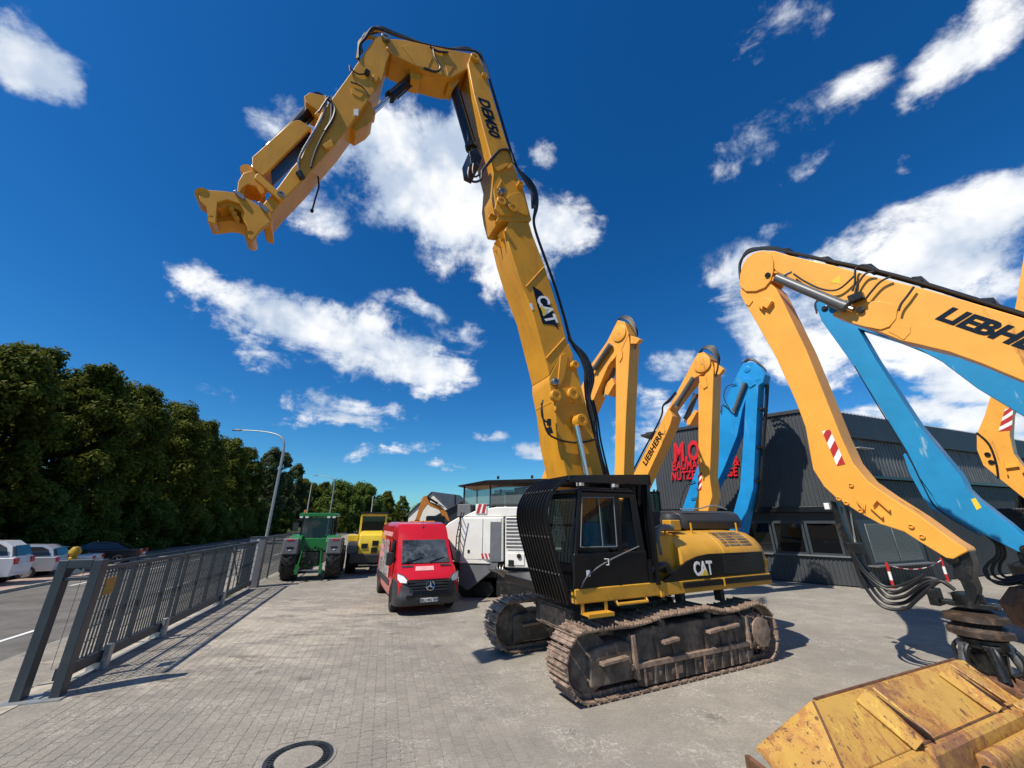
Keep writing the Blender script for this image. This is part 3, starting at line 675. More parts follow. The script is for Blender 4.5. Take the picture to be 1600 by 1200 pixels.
# ---- upper structure
Y_ = M['catlow']
b = MB(); cbox(b, 2.30, -2.9, -1.42, 1.38, 1.38, 1.54); b.build('deck', M['black'], ex, bevel=.02)
b = MB(); cbox(b, 2.33, .345, 1.36, 1.5, 1.37, 1.60); b.build('side_rail', Y_, ex, bevel=.02)
b = MB(); cbox(b, .34, -3.02, 1.36, 1.51, 1.36, 1.585); cbox(b, .4, .3, 1.36, 1.53, 1.34, 1.62); b.build('side_rail', Y_, ex, bevel=.02)
b = MB(); cbox(b, -.2, -2.95, 1.512, 1.56, 1.45, 1.565); b.build('bumper_strip', M['black'], ex, bevel=.02)
b = MB(); cbox(b, -1.35, -1.38, 1.513, 1.575, 1.43, 1.58); b.build('strip_joint', Y_, ex)
b = MB(); cbox(b, 2.2, 1.66, 1.42, 1.66, 1.2, 1.225)
for i in range(12): cbox(b, 2.18 - i * .045, 2.165 - i * .045, 1.44, 1.64, 1.225, 1.24)
for a in (2.18, 1.68): cbox(b, a + .03, a - .03, 1.46, 1.49, 1.22, 1.42)
cbox(b, 2.2, 1.66, 1.655, 1.67, 1.18, 1.24); b.build('step', Y_, ex, bevel=.006)
b = MB(); b.tube([cw(1.45, 1.46, 1.37), cw(1.45, 1.52, 1.31), cw(.75, 1.52, 1.31), cw(.75, 1.46, 1.37)], .028, 8); b.build('grab_bar', Y_, ex)
for a in (-1.75, -.55):
    b = MB(); cbox(b, a, a - .12, .95, 1.12, 1.05, 1.38); b.build('support_foot', M['tframe'], ex)
# counterweight
def hoodsec(a, bn, zt, bf=-1.45):
    pts = [(bn, 1.56), (bn, 2.03), (bn - .06, 2.16), (bn - .18, 2.30), (bn - .36, 2.41), (bn - .6, 2.47), (0, zt), (bf + .4, 2.47), (bf, 2.2), (bf, 1.56)]
    return [cw(a, x, z) for x, z in pts]
b = MB(); b.loft([hoodsec(-.33, 1.47, 2.5), hoodsec(-1.62, 1.47, 2.5)]); b.build('engine_hood', Y_, ex, bevel=.015)
b = MB(); b.loft([hoodsec(-1.63, 1.475, 2.5), hoodsec(-2.85, 1.475, 2.5), hoodsec(-3.12, 1.40, 2.46), hoodsec(-3.3, 1.2, 2.38), hoodsec(-3.42, .8, 2.2)]); b.build('counterweight', Y_, ex, bevel=.015)
b = MB(); caz([(.31, 1.6), (-.43, 1.93), (-.75, 2.01), (-1.1, 2.045), (-2.90, 2.04), (-2.87, 1.6)], 1.505, 1.44, b); b.build('side_panel', M['black'], ex, bevel=.012)
b = MB()
for i in range(9): cbox(b, -1.5, -2.75, 1.506, 1.511, 1.66 + i * .04, 1.675 + i * .04)
b.build('panel_louver', M['dgrey'], ex)
b = MB(); cbox(b, -2.98, -3.08, 1.38, 1.46, 1.7, 1.86); b.build('hinge', Y_, ex, bevel=.01)
# louvres on the curved shoulder
lo = MB()
def shoulder(t):
    P_ = [(1.475, 2.03), (1.415, 2.16), (1.295, 2.30), (1.115, 2.41), (.875, 2.47)]; k = t * 4; i = min(3, int(k)); f_ = k - i
    return V((P_[i][0] + (P_[i + 1][0] - P_[i][0]) * f_, P_[i][1] + (P_[i + 1][1] - P_[i][1]) * f_, 0))
for a0, a1 in ((-1.78, -1.94), (-1.98, -2.32), (-2.36, -2.72)):
    for i in range(6):
        q = shoulder(.27 + i * .105); q2 = shoulder(.27 + i * .105 + .06)
        d = (cw(0, q2.x, q2.y) - cw(0, q.x, q.y)); n = CF.cross(d).normalized(); n = n if n.z > 0 else -n
        c = (cw((a0 + a1) / 2, q.x, q.y) + cw((a0 + a1) / 2, q2.x, q2.y)) / 2
        lo.obox(c + n * .004, CF * (abs(a1 - a0) / 2), d * .55, n * .006)
lo.build('louver_slot', M['tframe'], ex, smooth=False)
# front compartment between cab and hood
b = MB(); caz([(.33, 1.56), (.33, 2.0), (.05, 2.42), (-.34, 2.42), (-.34, 1.56)], 1.3, .75, b); b.build('front_compartment', Y_, ex, bevel=.02)
b = MB(); b.tube(smoothpath([cw(.05, 1.25, 2.05), cw(.08, 1.25, 2.35), cw(-.05, 1.22, 2.55), cw(-.5, 1.15, 2.56)], 4), .07, 10); b.build('intake_pipe', M['grey'], ex)
b = MB(); b.tube(smoothpath([cw(.3, 1.36, 1.95), cw(.22, 1.4, 1.8), cw(-.1, 1.42, 1.75)], 4), .05, 8); b.build('hose', M['rubber'], ex)
# dark air box and cover on top of the hood
b = MB(); b.loft([[cw(a, y * k, z) for y, z in ((.55, 2.5), (.6, 2.7), (.5, 2.88), (.3, 2.95), (-.6, 2.95), (-.7, 2.6), (-.7, 2.5))] for a, k in ((-1.55, .85), (-1.68, 1), (-3.55, 1), (-3.85, .82))]); b.build('engine_cover', M['dgrey'], ex, bevel=.05)
b = MB(); b.lathe(cw(-1.15, .55, 2.48), up, [(.14, 0), (.22, .05), (.24, .25), (.2, .36), (.05, .4)], 22); b.build('air_filter', M['dgrey'], ex)
b = MB(); b.tube(smoothpath([cw(-1.6, .5, 2.98), cw(-2.2, .5, 2.99), cw(-2.8, .5, 3.08), cw(-3.3, .5, 2.99)], 4), .018, 6); b.build('hose', M['galv'], ex)
for a in (-.42, -1.25, -2.82):
    b = MB(); cbox(b, a, a - .03, 1.0, 1.03, 2.42, 2.66); b.build('rail_post', Y_, ex)
b = MB(); cbox(b, -.55, -.85, .85, 1.1, 2.5, 2.72); b.build('tool_box', Y_, ex, bevel=.02)
# engine-side letters
def cat_logo(name, o, x, up_, size, parent):
    n = V(x).normalized().cross(V(up_).normalized())
    t = text('lettering', 'CAT', M['pwhite'], parent, V(o) + n * .004, x, up_, size, .003, .03, 0, 'LEFT', .78)
    x = V(x).normalized(); u = V(up_).normalized(); c = V(o) + x * size * .78 * 1.05 + n * .012
    b = MB(); b.prism([c - x * size * .30 - u * size * .03, c + x * size * .30 - u * size * .03, c + u * size * .3], n * .003); b.build('logo_triangle', M['yel'], parent, smooth=False)
cat_logo('logo', cw(-.58, 1.508, 1.66), -CF, up, .36, ex)
# ---- cab
K = M['black']
cab = MB()
caz([(2.36, 1.56), (2.30, 2.16), (.60, 2.16), (.60, 1.56)], 1.48, .46, cab)
cabo = cab.build('cab', K, ex, bevel=.03)
pl_ = MB()
def post(a0, z0, a1, z1, b0, w=.05, wb=.05):
    pl_.prism([cw(a0 - w, b0, z0), cw(a0 + w, b0, z0), cw(a1 + w, b0, z1), cw(a1 - w, b0, z1)], CL * (-wb * 2 if b0 > .9 else wb * 2))
for b0 in (1.48, .46):
    post(2.25, 2.14, 2.10, 3.2, b0, .045); post(1.24, 2.14, 1.22, 3.2, b0, .06); post(.72, 2.14, .82, 3.2, b0, .09); post(2.1, 3.17, 2.1, 3.25, b0, .05)
    caz([(2.14, 3.12), (2.14, 3.22), (.74, 3.22), (.74, 3.13)], b0, b0 + (-.09 if b0 > .9 else .09), pl_)
pl_.build('pillar', K, cabo, bevel=.02)
b = MB(); caz([(2.18, 3.215), (2.10, 3.30), (.80, 3.32), (.70, 3.215)], 1.46, .48, b); b.build('roof', K, cabo, bevel=.04)
def pane(pts, b0, name='pane', mt='glass', th=.008):
    q = MB(); caz(pts, b0, b0 - th, q); return q.build(name, M[mt], cabo, smooth=False)
pane([(2.19, 2.2), (2.07, 3.11), (1.29, 3.12), (1.31, 2.2)], 1.45); pane([(1.17, 2.18), (1.15, 3.11), (.92, 3.11), (.82, 2.18)], 1.45)
pane([(2.19, 2.2), (2.07, 3.11), (.92, 3.11), (.82, 2.18)], .49)
b = MB(); b.prism([cw(2.33, 1.44, 2.0), cw(2.33, .5, 2.0), cw(2.15, .5, 3.18), cw(2.15, 1.44, 3.18)], CF * .01); b.build('windscreen', M['glass'], cabo, smooth=False)
b = MB(); b.prism([cw(.70, 1.40, 2.3), cw(.70, .55, 2.3), cw(.76, .55, 3.1), cw(.76, 1.40, 3.1)], CF * .01); b.build('rear_window', M['glass'], cabo, smooth=False)
b = MB()
fr_ = [(2.16, 2.26), (2.06, 3.12), (1.32, 3.13), (1.335, 2.25)]
for (a0, z0), (a1, z1) in zip(fr_, fr_[1:] + fr_[:1]): b.cyl(cw(a0, 1.49, z0), cw(a1, 1.49, z1), .012, 6)
b.cyl(cw(1.66, 1.488, 2.26), cw(1.68, 1.488, 3.12), .010, 6); b.build('door_window_frame', M['mgrey'], cabo)
b = MB(); b.tube(smoothpath([cw(2.2, 1.492, 1.62), cw(2.0, 1.492, 1.82), cw(1.55, 1.492, 2.02), cw(.8, 1.492, 2.24)], 5), .012, 6); b.build('door_trim', M['mgrey'], cabo)
b = MB(); b.tube([cw(1.62, 1.5, 1.95), cw(1.6, 1.54, 1.95), cw(1.6, 1.54, 2.05), cw(1.66, 1.5, 2.05)], .012, 6); b.build('door_handle', M['lgrey'], cabo)
b = MB(); cbox(b, 2.06, 1.98, 1.482, 1.486, 1.78, 1.88); b.build('sticker', M['pwhite'], cabo)
b = MB()
cbox(b, 1.75, 1.2, .7, 1.2, 2.05, 2.25); cbox(b, 1.25, 1.1, .72, 1.18, 2.2, 2.85); cbox(b, 1.22, 1.12, .82, 1.08, 2.85, 3.05); b.build('seat', M['seat'], cabo, bevel=.04)
for y in (.62, 1.3):
    b = MB(); cbox(b, 1.95, 1.45, y - .08, y + .08, 2.15, 2.32); b.cyl(cw(1.85, y, 2.3), cw(1.9, y, 2.55), .025, 8); b.build('console', M['dgrey'], cabo)
# ---- protective cage
gd = MB(); caz([(2.42, 3.42), (2.36, 3.50), (.40, 3.61), (.36, 3.56), (.36, 3.40), (2.3, 3.38)], 1.56, 1.48, gd); caz([(2.42, 3.42), (2.36, 3.50), (.40, 3.61), (.36, 3.40), (2.3, 3.38)], .46, .40, gd)
cbox(gd, .44, .36, .4, 1.56, 3.38, 3.6); cbox(gd, 2.38, 2.28, .4, 1.56, 3.38, 3.5)
gdo = gd.build('cab_guard', K, ex, bevel=.008)
for i in range(5):
    y = .55 + i * .2; b = MB(); caz([(2.3, 3.40), (.42, 3.5), (.42, 3.53), (2.3, 3.43)], y + .03, y - .03, b); b.build('roof_bar', K, gdo)
b = MB(); cbox(b, .48, .40, 1.47, 1.55, 1.56, 3.4); b.build('guard_post', K, gdo); b = MB(); cbox(b, .54, .34, .9, 1.46, 1.6, 3.4); b.build('rear_guard_plate', K, gdo)
barp = [(2.28, 3.46), (2.46, 3.42), (2.70, 3.22), (2.84, 2.99), (2.87, 2.74), (2.80, 2.42), (2.62, 1.85), (2.47, 1.40)]
bp_ = smoothpath([V((a, 0, z)) for a, z in barp], 4)
for i in range(11):
    y = 1.52 - i * .108; b = MB(); R1 = []
    for k, p in enumerate(bp_):
        t = (bp_[min(k + 1, len(bp_) - 1)] - bp_[max(k - 1, 0)]).normalized(); n = V((t.z, 0, -t.x))
        R1.append([cw(p.x + n.x * u_, y + w_, p.z + n.z * u_) for u_, w_ in ((-.035, -.008), (.035, -.008), (.035, .008), (-.035, .008))])
    b.loft(R1); b.build('guard_bar', K, gdo, smooth=False)
for z, a in ((3.22, 2.70), (2.44, 2.80), (1.85, 2.615)):
    b = MB(); b.cyl(cw(a, 1.56, z), cw(a, .40, z), .016, 8); b.build('cross_rod', K, gdo)
    for i in range(11): b = MB(); b.lathe(cw(a + .034, 1.52 - i * .108, z), CF, [(.017, 0), (.017, .012), (.001, .014)], 8); b.build('bolt', M['steel'], gdo)
for i, (a, y) in enumerate(((2.0, 1.35), (1.2, 1.4))):
    b = MB(); cbox(b, a + .03, a - .05, y - .08, y + .08, 3.33, 3.42); b.build('work_lamp', M['lgrey'], ex, bevel=.01)
b = MB(); b.tube([cw(2.35, 1.52, 1.75), cw(2.45, 1.6, 2.3), cw(2.3, 1.55, 2.75)], .018, 7); b.build('hand_rail', K, ex)
b = MB(); b.tube(smoothpath([cw(.55, 1.46, 1.8), cw(.2, 1.52, 1.9), cw(.1, 1.5, 1.75)], 4), .06, 9); cbox(b, .62, .42, 1.3, 1.5, 1.6, 2.0); b.build('rear_mirror_mount', K, ex)

# ---- boom: lower part, main part, upper part
Yc = M['cat']
HB_ = .42
low_r = [(889, 743), (880, 712), (873, 685), (871, 661), (866, 637), (859, 606), (858, 590)]
b = MB(); cplate([(889, 760), (873, 690), (866, 637), (858, 600), (858, 588), (872, 563), (880, 553), (893, 553), (903, 580), (911, 613), (921, 651), (933, 700), (948, 760)], HB_, -HB_, b)
lob = b.build('boom_base', Yc, ex, bevel=.03)
# hidden foot of the boom down to its pivot
b = MB(); caz([(1.55, 3.5), (.55, 3.5), (.1, 2.3), (.2, 1.75), (.7, 1.7), (1.2, 2.3)], .38, -.38, b); b.build('boom_foot', Yc, ex, bevel=.03)
b = MB()
for y in (.46, -.46): caz([(.75, 1.55), (.75, 2.1), (.5, 2.3), (.2, 2.2), (-.1, 1.55)], y + .05, y - .05, b)
b.build('boom_bracket', Yc, ex, bevel=.02)
b = MB(); cplate([(858, 598), (842, 612), (836, 640), (846, 668), (862, 700), (880, 743), (905, 743), (888, 688), (880, 637)], -HB_ + .02, HB_ - .02, b); b.build('boom_front_plate', Yc, lob, bevel=.02)
b = MB(); cplate([(861, 604), (858, 590), (884, 540), (889, 537), (896, 556), (868, 612)], HB_ + .004, HB_ - .06, b); 
cplate([(868, 616), (869, 607), (902, 606), (905, 628), (893, 628), (880, 632), (868, 642)], HB_ + .05, HB_ - .02, b); b.build('joint_plate', Yc, lob, bevel=.012)
def pin(x, y, r=.1, b0=HB_, l=.1, mt='cat', parent=None, n=18, hub=True):
    c = cp(x, y, b0) ; q = MB(); q.lathe(c, CL, [(r, -.02), (r, l - .015), (r * .9, l), (r * .5, l), (r * .48, l - .02), (.001, l - .02)], n); o = q.build('pin', M[mt], parent or ex)
    return o
pin(867, 619, .14, HB_ + .04, .09, 'cat', lob); pin(894, 616, .15, HB_ + .04, .08, 'cat', lob); pin(895, 572, .1, HB_, .14, 'cat', lob); pin(865, 598, .09, HB_, .12, 'steel', lob); pin(900, 660, .15, HB_, .26, 'cat', lob)
b = MB(); cplate([(870, 615), (876, 555), (884, 551), (888, 556), (882, 590), (874, 605)], HB_ + .035, HB_ - .02, b); b.build('rib_plate', Yc, lob, bevel=.01)
b = MB(); cplate([(866, 640), (876, 634), (895, 629), (913, 634), (911, 622), (880, 622)], HB_ + .02, HB_ - .02, b); b.build('arc_plate', Yc, lob, bevel=.01)
for pth in ([(848, 625), (846, 640), (849, 655), (860, 662)], [(856, 655), (860, 672), (858, 680)], [(846, 630), (850, 660), (862, 682), (900, 692), (933, 686)]):
    b = MB(); b.tube(smoothpath([cp(x, y, HB_ + .06) for x, y in pth], 4), .022, 7); b.build('hose', M['rubber'], ex)
b = MB(); b.cyl(cp(857, 668, HB_ + .05), cp(860, 678, HB_ + .05), .07, 10); b.cyl(cp(858, 655, HB_ + .04), cp(858, 665, HB_ + .04), .05, 8); b.build('valve', M['gun'], ex)
# main boom
b = MB(); cplate([(858, 588), (855, 575), (831, 485), (812, 437), (797, 390), (789, 358), (796, 345), (826, 345), (833, 368), (850, 412), (877, 497), (888, 540), (872, 565)], HB_, -HB_, b)
mb_ = b.build('main_boom', Yc, ex, bevel=.03)
for (x0, y0, x1, y1) in ((822, 448, 850, 417), (853, 560, 882, 528)):
    b = MB(); p, q = cp(x0, y0, HB_ + .004), cp(x1, y1, HB_ + .004); b.tube([p, q], .02, 5); b.build('weld_seam', Yc, mb_)
b = MB(); cplate([(801, 431), (828, 530), (829, 530), (802, 430)], -HB_ - .0, -HB_ - .01, b)
# lettering panel
q = MB(); q.prism([cp(x, y, HB_ + .003) for x, y in ((832, 447), (845, 455), (856, 470), (866, 492), (873, 515), (866, 508), (848, 506), (840, 480))], CL * .004); q.build('decal', M['black'], mb_, smooth=False)
pu, pv = cp(842, 466, HB_ + .008), cp(858, 506, HB_ + .008)
dx = (pv - pu).normalized(); n_ = CL; uu = n_.cross(dx)
cat_logo('logo', pu - uu * .06 - dx * .06, dx, uu, .50, mb_)
q = MB(); q.prism([cp(x, y, HB_ + .003) for x, y in ((827, 474), (831, 474), (834, 484), (830, 484))], CL * .004); q.build('sticker', M['pwhite'], mb_, smooth=False)
# saw-tooth steps on the front face
b = MB()
for k, (x, y) in enumerate(((782, 366), (777, 378), (779, 390))): cplate([(x + 6, y - 12), (x - 5, y + 2), (x + 4, y + 8), (x + 10, y + 3)], .3 - k * .25, .27 - k * .25, b)
b.build('climb_step', Yc, mb_)
# upper boom with two joint lobes
b = MB(); cplate([(797, 346), (781, 343), (774, 318), (771, 300), (773, 268), (760, 220), (740, 145), (731, 98), (737, 84), (747, 84), (753, 96), (766, 137), (795, 232), (803, 258), (820, 300), (831, 343), (824, 350)], HB_, -HB_, b)
ub = b.build('upper_boom', Yc, ex, bevel=.03)
b = MB(); cplate([(773, 268), (756, 265), (757, 320), (760, 346), (773, 370), (785, 358), (790, 340), (774, 318)], -HB_ + .02, .22, b); b.build('joint_lobe', Yc, ub, bevel=.02)
b = MB(); cplate([(732, 98), (727, 108), (730, 150), (741, 205), (755, 262), (773, 268), (760, 220), (740, 145)], -.30, -HB_ + .0, b); b.build('inner_plate', Yc, ub, bevel=.01)
b = MB(); cplate([(773, 326), (776, 316), (790, 322), (806, 330), (806, 336), (783, 336)], HB_ + .05, HB_ - .02, b); b.build('bracket', Yc, ub, bevel=.01)
b = MB(); cplate([(774, 262), (793, 254), (795, 258), (778, 268)], HB_ + .05, HB_ - .01, b); b.build('bracket', Yc, ub, bevel=.01)
b = MB(); cplate([(791, 262), (800, 254), (802, 257), (797, 263)], HB_ + .05, HB_ - .01, b); b.build('bracket', Yc, ub, bevel=.01)
b = MB()
cplate([(812, 331), (820, 329), (825, 333), (824, 337), (815, 334)], HB_ + .06, HB_ - .01, b); b.build('bracket', Yc, ub, bevel=.01); b = MB(); cplate([(777, 293), (784, 280), (785, 282), (779, 296)], HB_ + .04, HB_ - .01, b); b.build('bracket', Yc, ub, bevel=.01)
b = MB(); cplate([(789, 312), (796, 304), (806, 300), (818, 300), (826, 332), (824, 345), (800, 345), (786, 330)], HB_ + .02, HB_ - .02, b); b.build('joint_plate', Yc, ub, bevel=.015)
pin(782, 317, .13, HB_ + .02, .1, 'cat', ub); pin(800, 326, .15, HB_ + .02, .08, 'cat', ub); pin(811, 292, .09, HB_, .14, 'cat', ub); pin(782, 303, .09, HB_, .14, 'steel', ub); pin(768, 340, .09, .22, .06, 'cat', ub); pin(778, 347, .06, HB_, .1, 'cat', ub)
pin(741, 93, .14, HB_, .1, 'cat', ub); pin(756, 120, .08, HB_, .08, 'cat', ub)
# lettering DEM50 runs down the boom
pu, pv = cp(747, 151, HB_ + .004), cp(766, 213, HB_ + .004); dx = (pv - pu).normalized(); uu = CL.cross(dx)
tx = text('lettering', 'DEM50', K, ub, pu - uu * .0, dx, uu, .47, .003, .035, .15)
mx_ = max(v.co.x for v in tx.data.vertices); tx.matrix_basis = tx.matrix_basis @ Matrix.Diagonal(((pv - pu).length / (mx_ * .47), 1, 1, 1))
# head link
b = MB(); cplate([(608, 60), (632, 62), (700, 77), (735, 83), (741, 92), (733, 106), (706, 121), (697, 120), (664, 110), (612, 84), (604, 74)], .34, -.34, b); hl = b.build('head_link', Yc, ex, bevel=.025)
b = MB(); cplate([(628, 72), (642, 68), (668, 74), (676, 90), (668, 108), (650, 102)], .352, .30, b); cplate([(690, 82), (706, 86), (712, 100), (700, 117)], .352, .30, b); b.build('rib_plate', Yc, hl, bevel=.01)
for pth in ([(676, 74), (680, 90), (688, 106), (680, 112), (662, 106)], [(672, 73), (684, 80), (700, 82)]):
    b = MB(); b.tube(smoothpath([cp(x, y, .38) for x, y in pth], 4), .028, 7); b.build('hose', M['rubber'], hl)
b = MB(); cplate([(640, 104), (652, 104), (664, 114), (656, 126), (642, 122)], .2, -.2, b); cplate([(702, 122), (716, 118), (718, 126), (708, 138), (700, 132)], .2, -.2, b); b.build('cylinder_lug', Yc, hl, bevel=.02)
# stick
st_pix = [(580, 66), (588, 56), (602, 54), (611, 62), (611, 82), (604, 97), (597, 127), (577, 153), (563, 175), (546, 197), (527, 222), (476, 279), (441, 314), (424, 334), (415, 330), (411, 318), (435, 291), (456, 262), (470, 246), (485, 212), (501, 178), (549, 112)]
b = MB(); cplate(st_pix, .3, -.3, b); stick = b.build('stick', Yc, ex, bevel=.02)
b = MB(); cplate([(577, 152), (584, 172), (582, 186), (574, 195), (556, 205), (546, 198), (563, 175)], .16, -.28, b); b.build('cylinder_lug', Yc, stick, bevel=.02)
b = MB(); cplate([(475, 150), (484, 144), (510, 150), (512, 162), (500, 186), (491, 178), (496, 172), (478, 160)], .25, -.25, b); b.build('top_bracket', Yc, stick, bevel=.015)
b = MB(); cplate([(547, 138), (560, 141), (568, 148), (563, 153), (550, 146)], .315, .29, b); cplate([(504, 226), (518, 217), (522, 228), (508, 232)], .36, .29, b); cplate([(583, 116), (592, 116), (590, 126), (584, 126)], .36, .29, b); b.build('stiffener', Yc, stick, bevel=.008)
b = MB(); cplate([(553, 170), (560, 170), (560, 180), (553, 180)], .31, .29, b); b.build('sticker', M['pwhite'], stick)
pin(602, 62, .11, .3, .1, 'steel', stick); pin(439, 305, .07, .36, .05, 'steel', stick)
# cylinders
def cylinder(p, q, r, k, rod, label=None, mt='black'):
    p, q = V(p), V(q); m = p.lerp(q, k); d = (q - p).normalized()
    b = MB(); b.tube([p, p + d * .02, m - d * .12, m - d * .12, m, m], [r * .9, r, r, r * 1.18, r * 1.18, r * .7], 16)
    x, y = CL, CL.cross(d); b.lathe(p - x * r * 1.1, x, [(r * 1.0, 0), (r * 1.0, r * 2.2)], 14); o = b.build('cylinder', M[mt], ex)
    b = MB(); b.cyl(m - d * .05, q, rod, 12); b.build('rod', M['chrome'], o); b = MB(); b.lathe(q - x * r, x, [(r * 1.05, 0), (r * 1.05, r * 2)], 14); b.build('rod_eye', Yc, o)
    b = MB(); b.tube([p + d * .2 + y * r * 1.25, m - d * .15 + y * r * 1.25], .02, 6); b.build('oil_pipe', M['rubber'], o); return o
cylinder(cp(654, 112, 0), cp(578, 180, 0), .115, .62, .06)
cylinder(cp(708, 132, 0), cp(742, 250, .0), .145, .86, .07)
cylinder(cp(498, 158, 0), cp(388, 272, 0), .12, .72, .06)
b = MB(); cplate([(733, 236), (745, 230), (754, 246), (748, 262), (736, 256)], .3, -.3, b); b.build('cylinder_bracket', M['gun'], ub, bevel=.02)
# lower boom cylinder in front of the base
p, q = cp(900, 666, HB_ + .16), cp(917, 752, HB_ + .16); b = MB(); b.cyl(p, q + (q - p) * .2, .075, 14); b.build('rod', M['chrome'], ex)
b = MB(); b.cyl(q, q + (q - p) * .9, .14, 14); b.build('cylinder', K, ex)
# cylinder cover above the stick
b = MB(); cplate([(394, 245), (457, 189), (468, 187), (487, 199), (425, 262), (411, 275), (394, 262)], .26, -.26, b); cyc = b.build('cylinder_guard', Yc, ex, bevel=.015)
b = MB(); cplate([(415, 262), (480, 204), (486, 208), (424, 268)], .20, -.18, b); b.build('slide_rail', K, cyc)
# linkage and quick hitch
b = MB(); cplate([(400, 272), (404, 270), (442, 305), (443, 312), (436, 312), (397, 278)], .40, .33, b); b.build('link', Yc, ex, bevel=.012)
b = MB(); cplate([(400, 272), (404, 270), (442, 305), (443, 312), (436, 312), (397, 278)], -.33, -.40, b); b.build('link', Yc, ex, bevel=.012)
b = MB(); cplate([(372, 283), (380, 270), (394, 266), (406, 272), (412, 288), (414, 300), (408, 304), (400, 292), (388, 288), (378, 294), (376, 300), (370, 300)], .22, -.22, b); b.build('tipping_link', Yc, ex, bevel=.015)
hq = MB()
for y in (.36, -.30): cplate([(310, 303), (318, 296), (345, 298), (362, 300), (372, 304), (386, 310), (400, 318), (418, 332), (424, 345), (408, 358), (394, 376), (388, 372), (386, 352), (380, 342), (382, 330), (374, 318), (355, 312), (340, 316), (337, 350), (326, 346), (322, 322), (312, 314)], y, y - .07, hq)
hqo = hq.build('quick_hitch', Yc, ex, bevel=.012)
b = MB()
for (x, y, r) in ((317, 304, .12), (331, 343, .07), (391, 368, .09), (383, 338, .06)): b.cyl(cp(x, y, .34), cp(x, y, 0) - CL * .34, r, 14)
b.build('cross_shaft', Yc, hqo)
b = MB(); cplate([(340, 316), (356, 311), (374, 318), (383, 333), (382, 343), (376, 328), (356, 320), (342, 326)], .3, -.3, b); cplate([(326, 310), (338, 314), (336, 348), (328, 346)], .1, .0, b); cplate([(326, 310), (338, 314), (336, 348), (328, 346)], -.1, -.2, b)
for k in range(3): b.cyl(cp(362 + k * 4, 326 + k * 7, .3), cp(362 + k * 4, 326 + k * 7, 0) - CL * .3, .045, 9)
cplate([(338, 320), (356, 324), (374, 326), (384, 340), (384, 352), (362, 345), (330, 348), (326, 344)], .05, -.3, b)
b.build('hitch_cradle', Yc, hqo, bevel=.008)
for (x, y, x2, y2) in ((366, 300, 381, 308), (404, 318, 418, 328)):
    b = MB(); cplate([(x - 2, y - 2), (x + 2, y - 4), (x2 + 2, y2 - 1), (x2, y2 + 4), (x2 - 4, y2 + 2)], .40, .362, b); b.build('pin_keeper', M['steel'], hqo, bevel=.008)
b = MB(); cplate([(370, 300), (378, 290), (384, 291), (378, 312), (370, 308)], .2, -.2, b); cplate([(412, 318), (424, 330), (424, 352), (412, 348), (408, 334)], .3, -.3, b); b.build('hitch_lug', Yc, hqo, bevel=.01)
# hoses along the arm
def hose(pix, off, r=.03, mt='rubber', parent=None, k=5):
    b = MB(); b.tube(smoothpath([cp(x, y, off) for x, y in pix], k), r, 7); return b.build('hose', M[mt], parent or ex)
for i in range(5):
    o = .25 - i * .13
    hose([(562 + i, 85 - i), (566, 60 + i), (590, 46 - i + random.uniform(-1, 1)), (622, 57 - i), (668, 70), (700, 76), (726, 78 - i), (744, 80)], o, .028, parent=hl)
for i in range(3): hose([(560 - i, 92), (561, 72 + i * 2), (570, 60 - i * 3), (582, 44 + i * 4), (600, 48)], .30 - i * .06, .035, 'cat' if i == 1 else 'rubber', parent=stick)
b = MB(); b.tube(smoothpath([cp(x, y, .2) for x, y in ((562, 82), (563, 66), (576, 58), (588, 62))], 5), .05, 9); b.tube(smoothpath([cp(x, y, -.2) for x, y in ((562, 82), (563, 66), (576, 58), (588, 62))], 5), .05, 9); b.build('hose_guide', Yc, stick)
for i in range(4):
    hose([(744 + i * 2, 82), (757, 98 + i), (768, 135), (783, 185), (797, 232), (808, 262), (822 + i * 3, 285), (833 + i * 2, 305), (836 + i, 325), (834, 345), (838, 365), (852, 405), (868, 450), (882, 497), (893, 535), (908 + i * 3, 560), (918 + i * 3, 590), (917 + i, 625), (923 + i, 655), (932, 690), (942 + i * 2, 742)], .25 - i * .15, .038, parent=ub)
for i in range(7):
    hose([(888, 525 + i), (902 + i * 2, 548 + i), (913 + i * 1.5, 575), (914 + i, 600), (916 + i, 625)], .35 - i * .1, .032, parent=lob)
for i in range(3): hose([(921 + i * 3, 625), (928 + i * 3, 655), (931 + i * 4, 690), (944 + i * 4, 745)], .4 - i * .2, .024, parent=lob)
hose([(733, 262), (732, 275), (740, 284), (752, 280), (753, 268), (757, 262), (772, 243), (783, 234), (796, 236), (803, 256)], HB_ + .03, .03, parent=ub)
hose([(740, 256), (739, 268), (744, 276), (762, 258), (780, 236)], HB_ + .0, .026, parent=ub)
hose([(808, 262), (822, 285), (830, 300), (832, 325)], HB_ + .02, .035, parent=ub)
hose([(498, 175), (514, 152), (518, 165), (516, 190), (503, 215), (492, 240), (486, 262)], .34, .022, parent=stick); hose([(512, 155), (523, 168), (520, 185), (508, 205)], .34, .03, parent=stick); hose([(510, 150), (504, 182), (470, 242), (467, 268), (470, 275)], .33, .026, 'steel', stick)
hose([(547, 112), (546, 102), (551, 110), (562, 116), (575, 114)], .33, .016, parent=stick); hose([(548, 128), (565, 135), (577, 150)], .33, .016, parent=stick); hose([(497, 276), (498, 292), (494, 306), (488, 328)], .0, .018, parent=stick)
b = MB(); b.cyl(cp(467, 270, .36), cp(472, 278, .36), .07, 8); b.cyl(cp(488, 328, 0), cp(487, 331, 0), .035, 8); b.cyl(cp(571, 112, .33), cp(577, 116, .33), .08, 8); b.build('valve_block', M['gun'], stick)
for (x, y) in ((570, 120), (540, 150), (520, 175)): pass
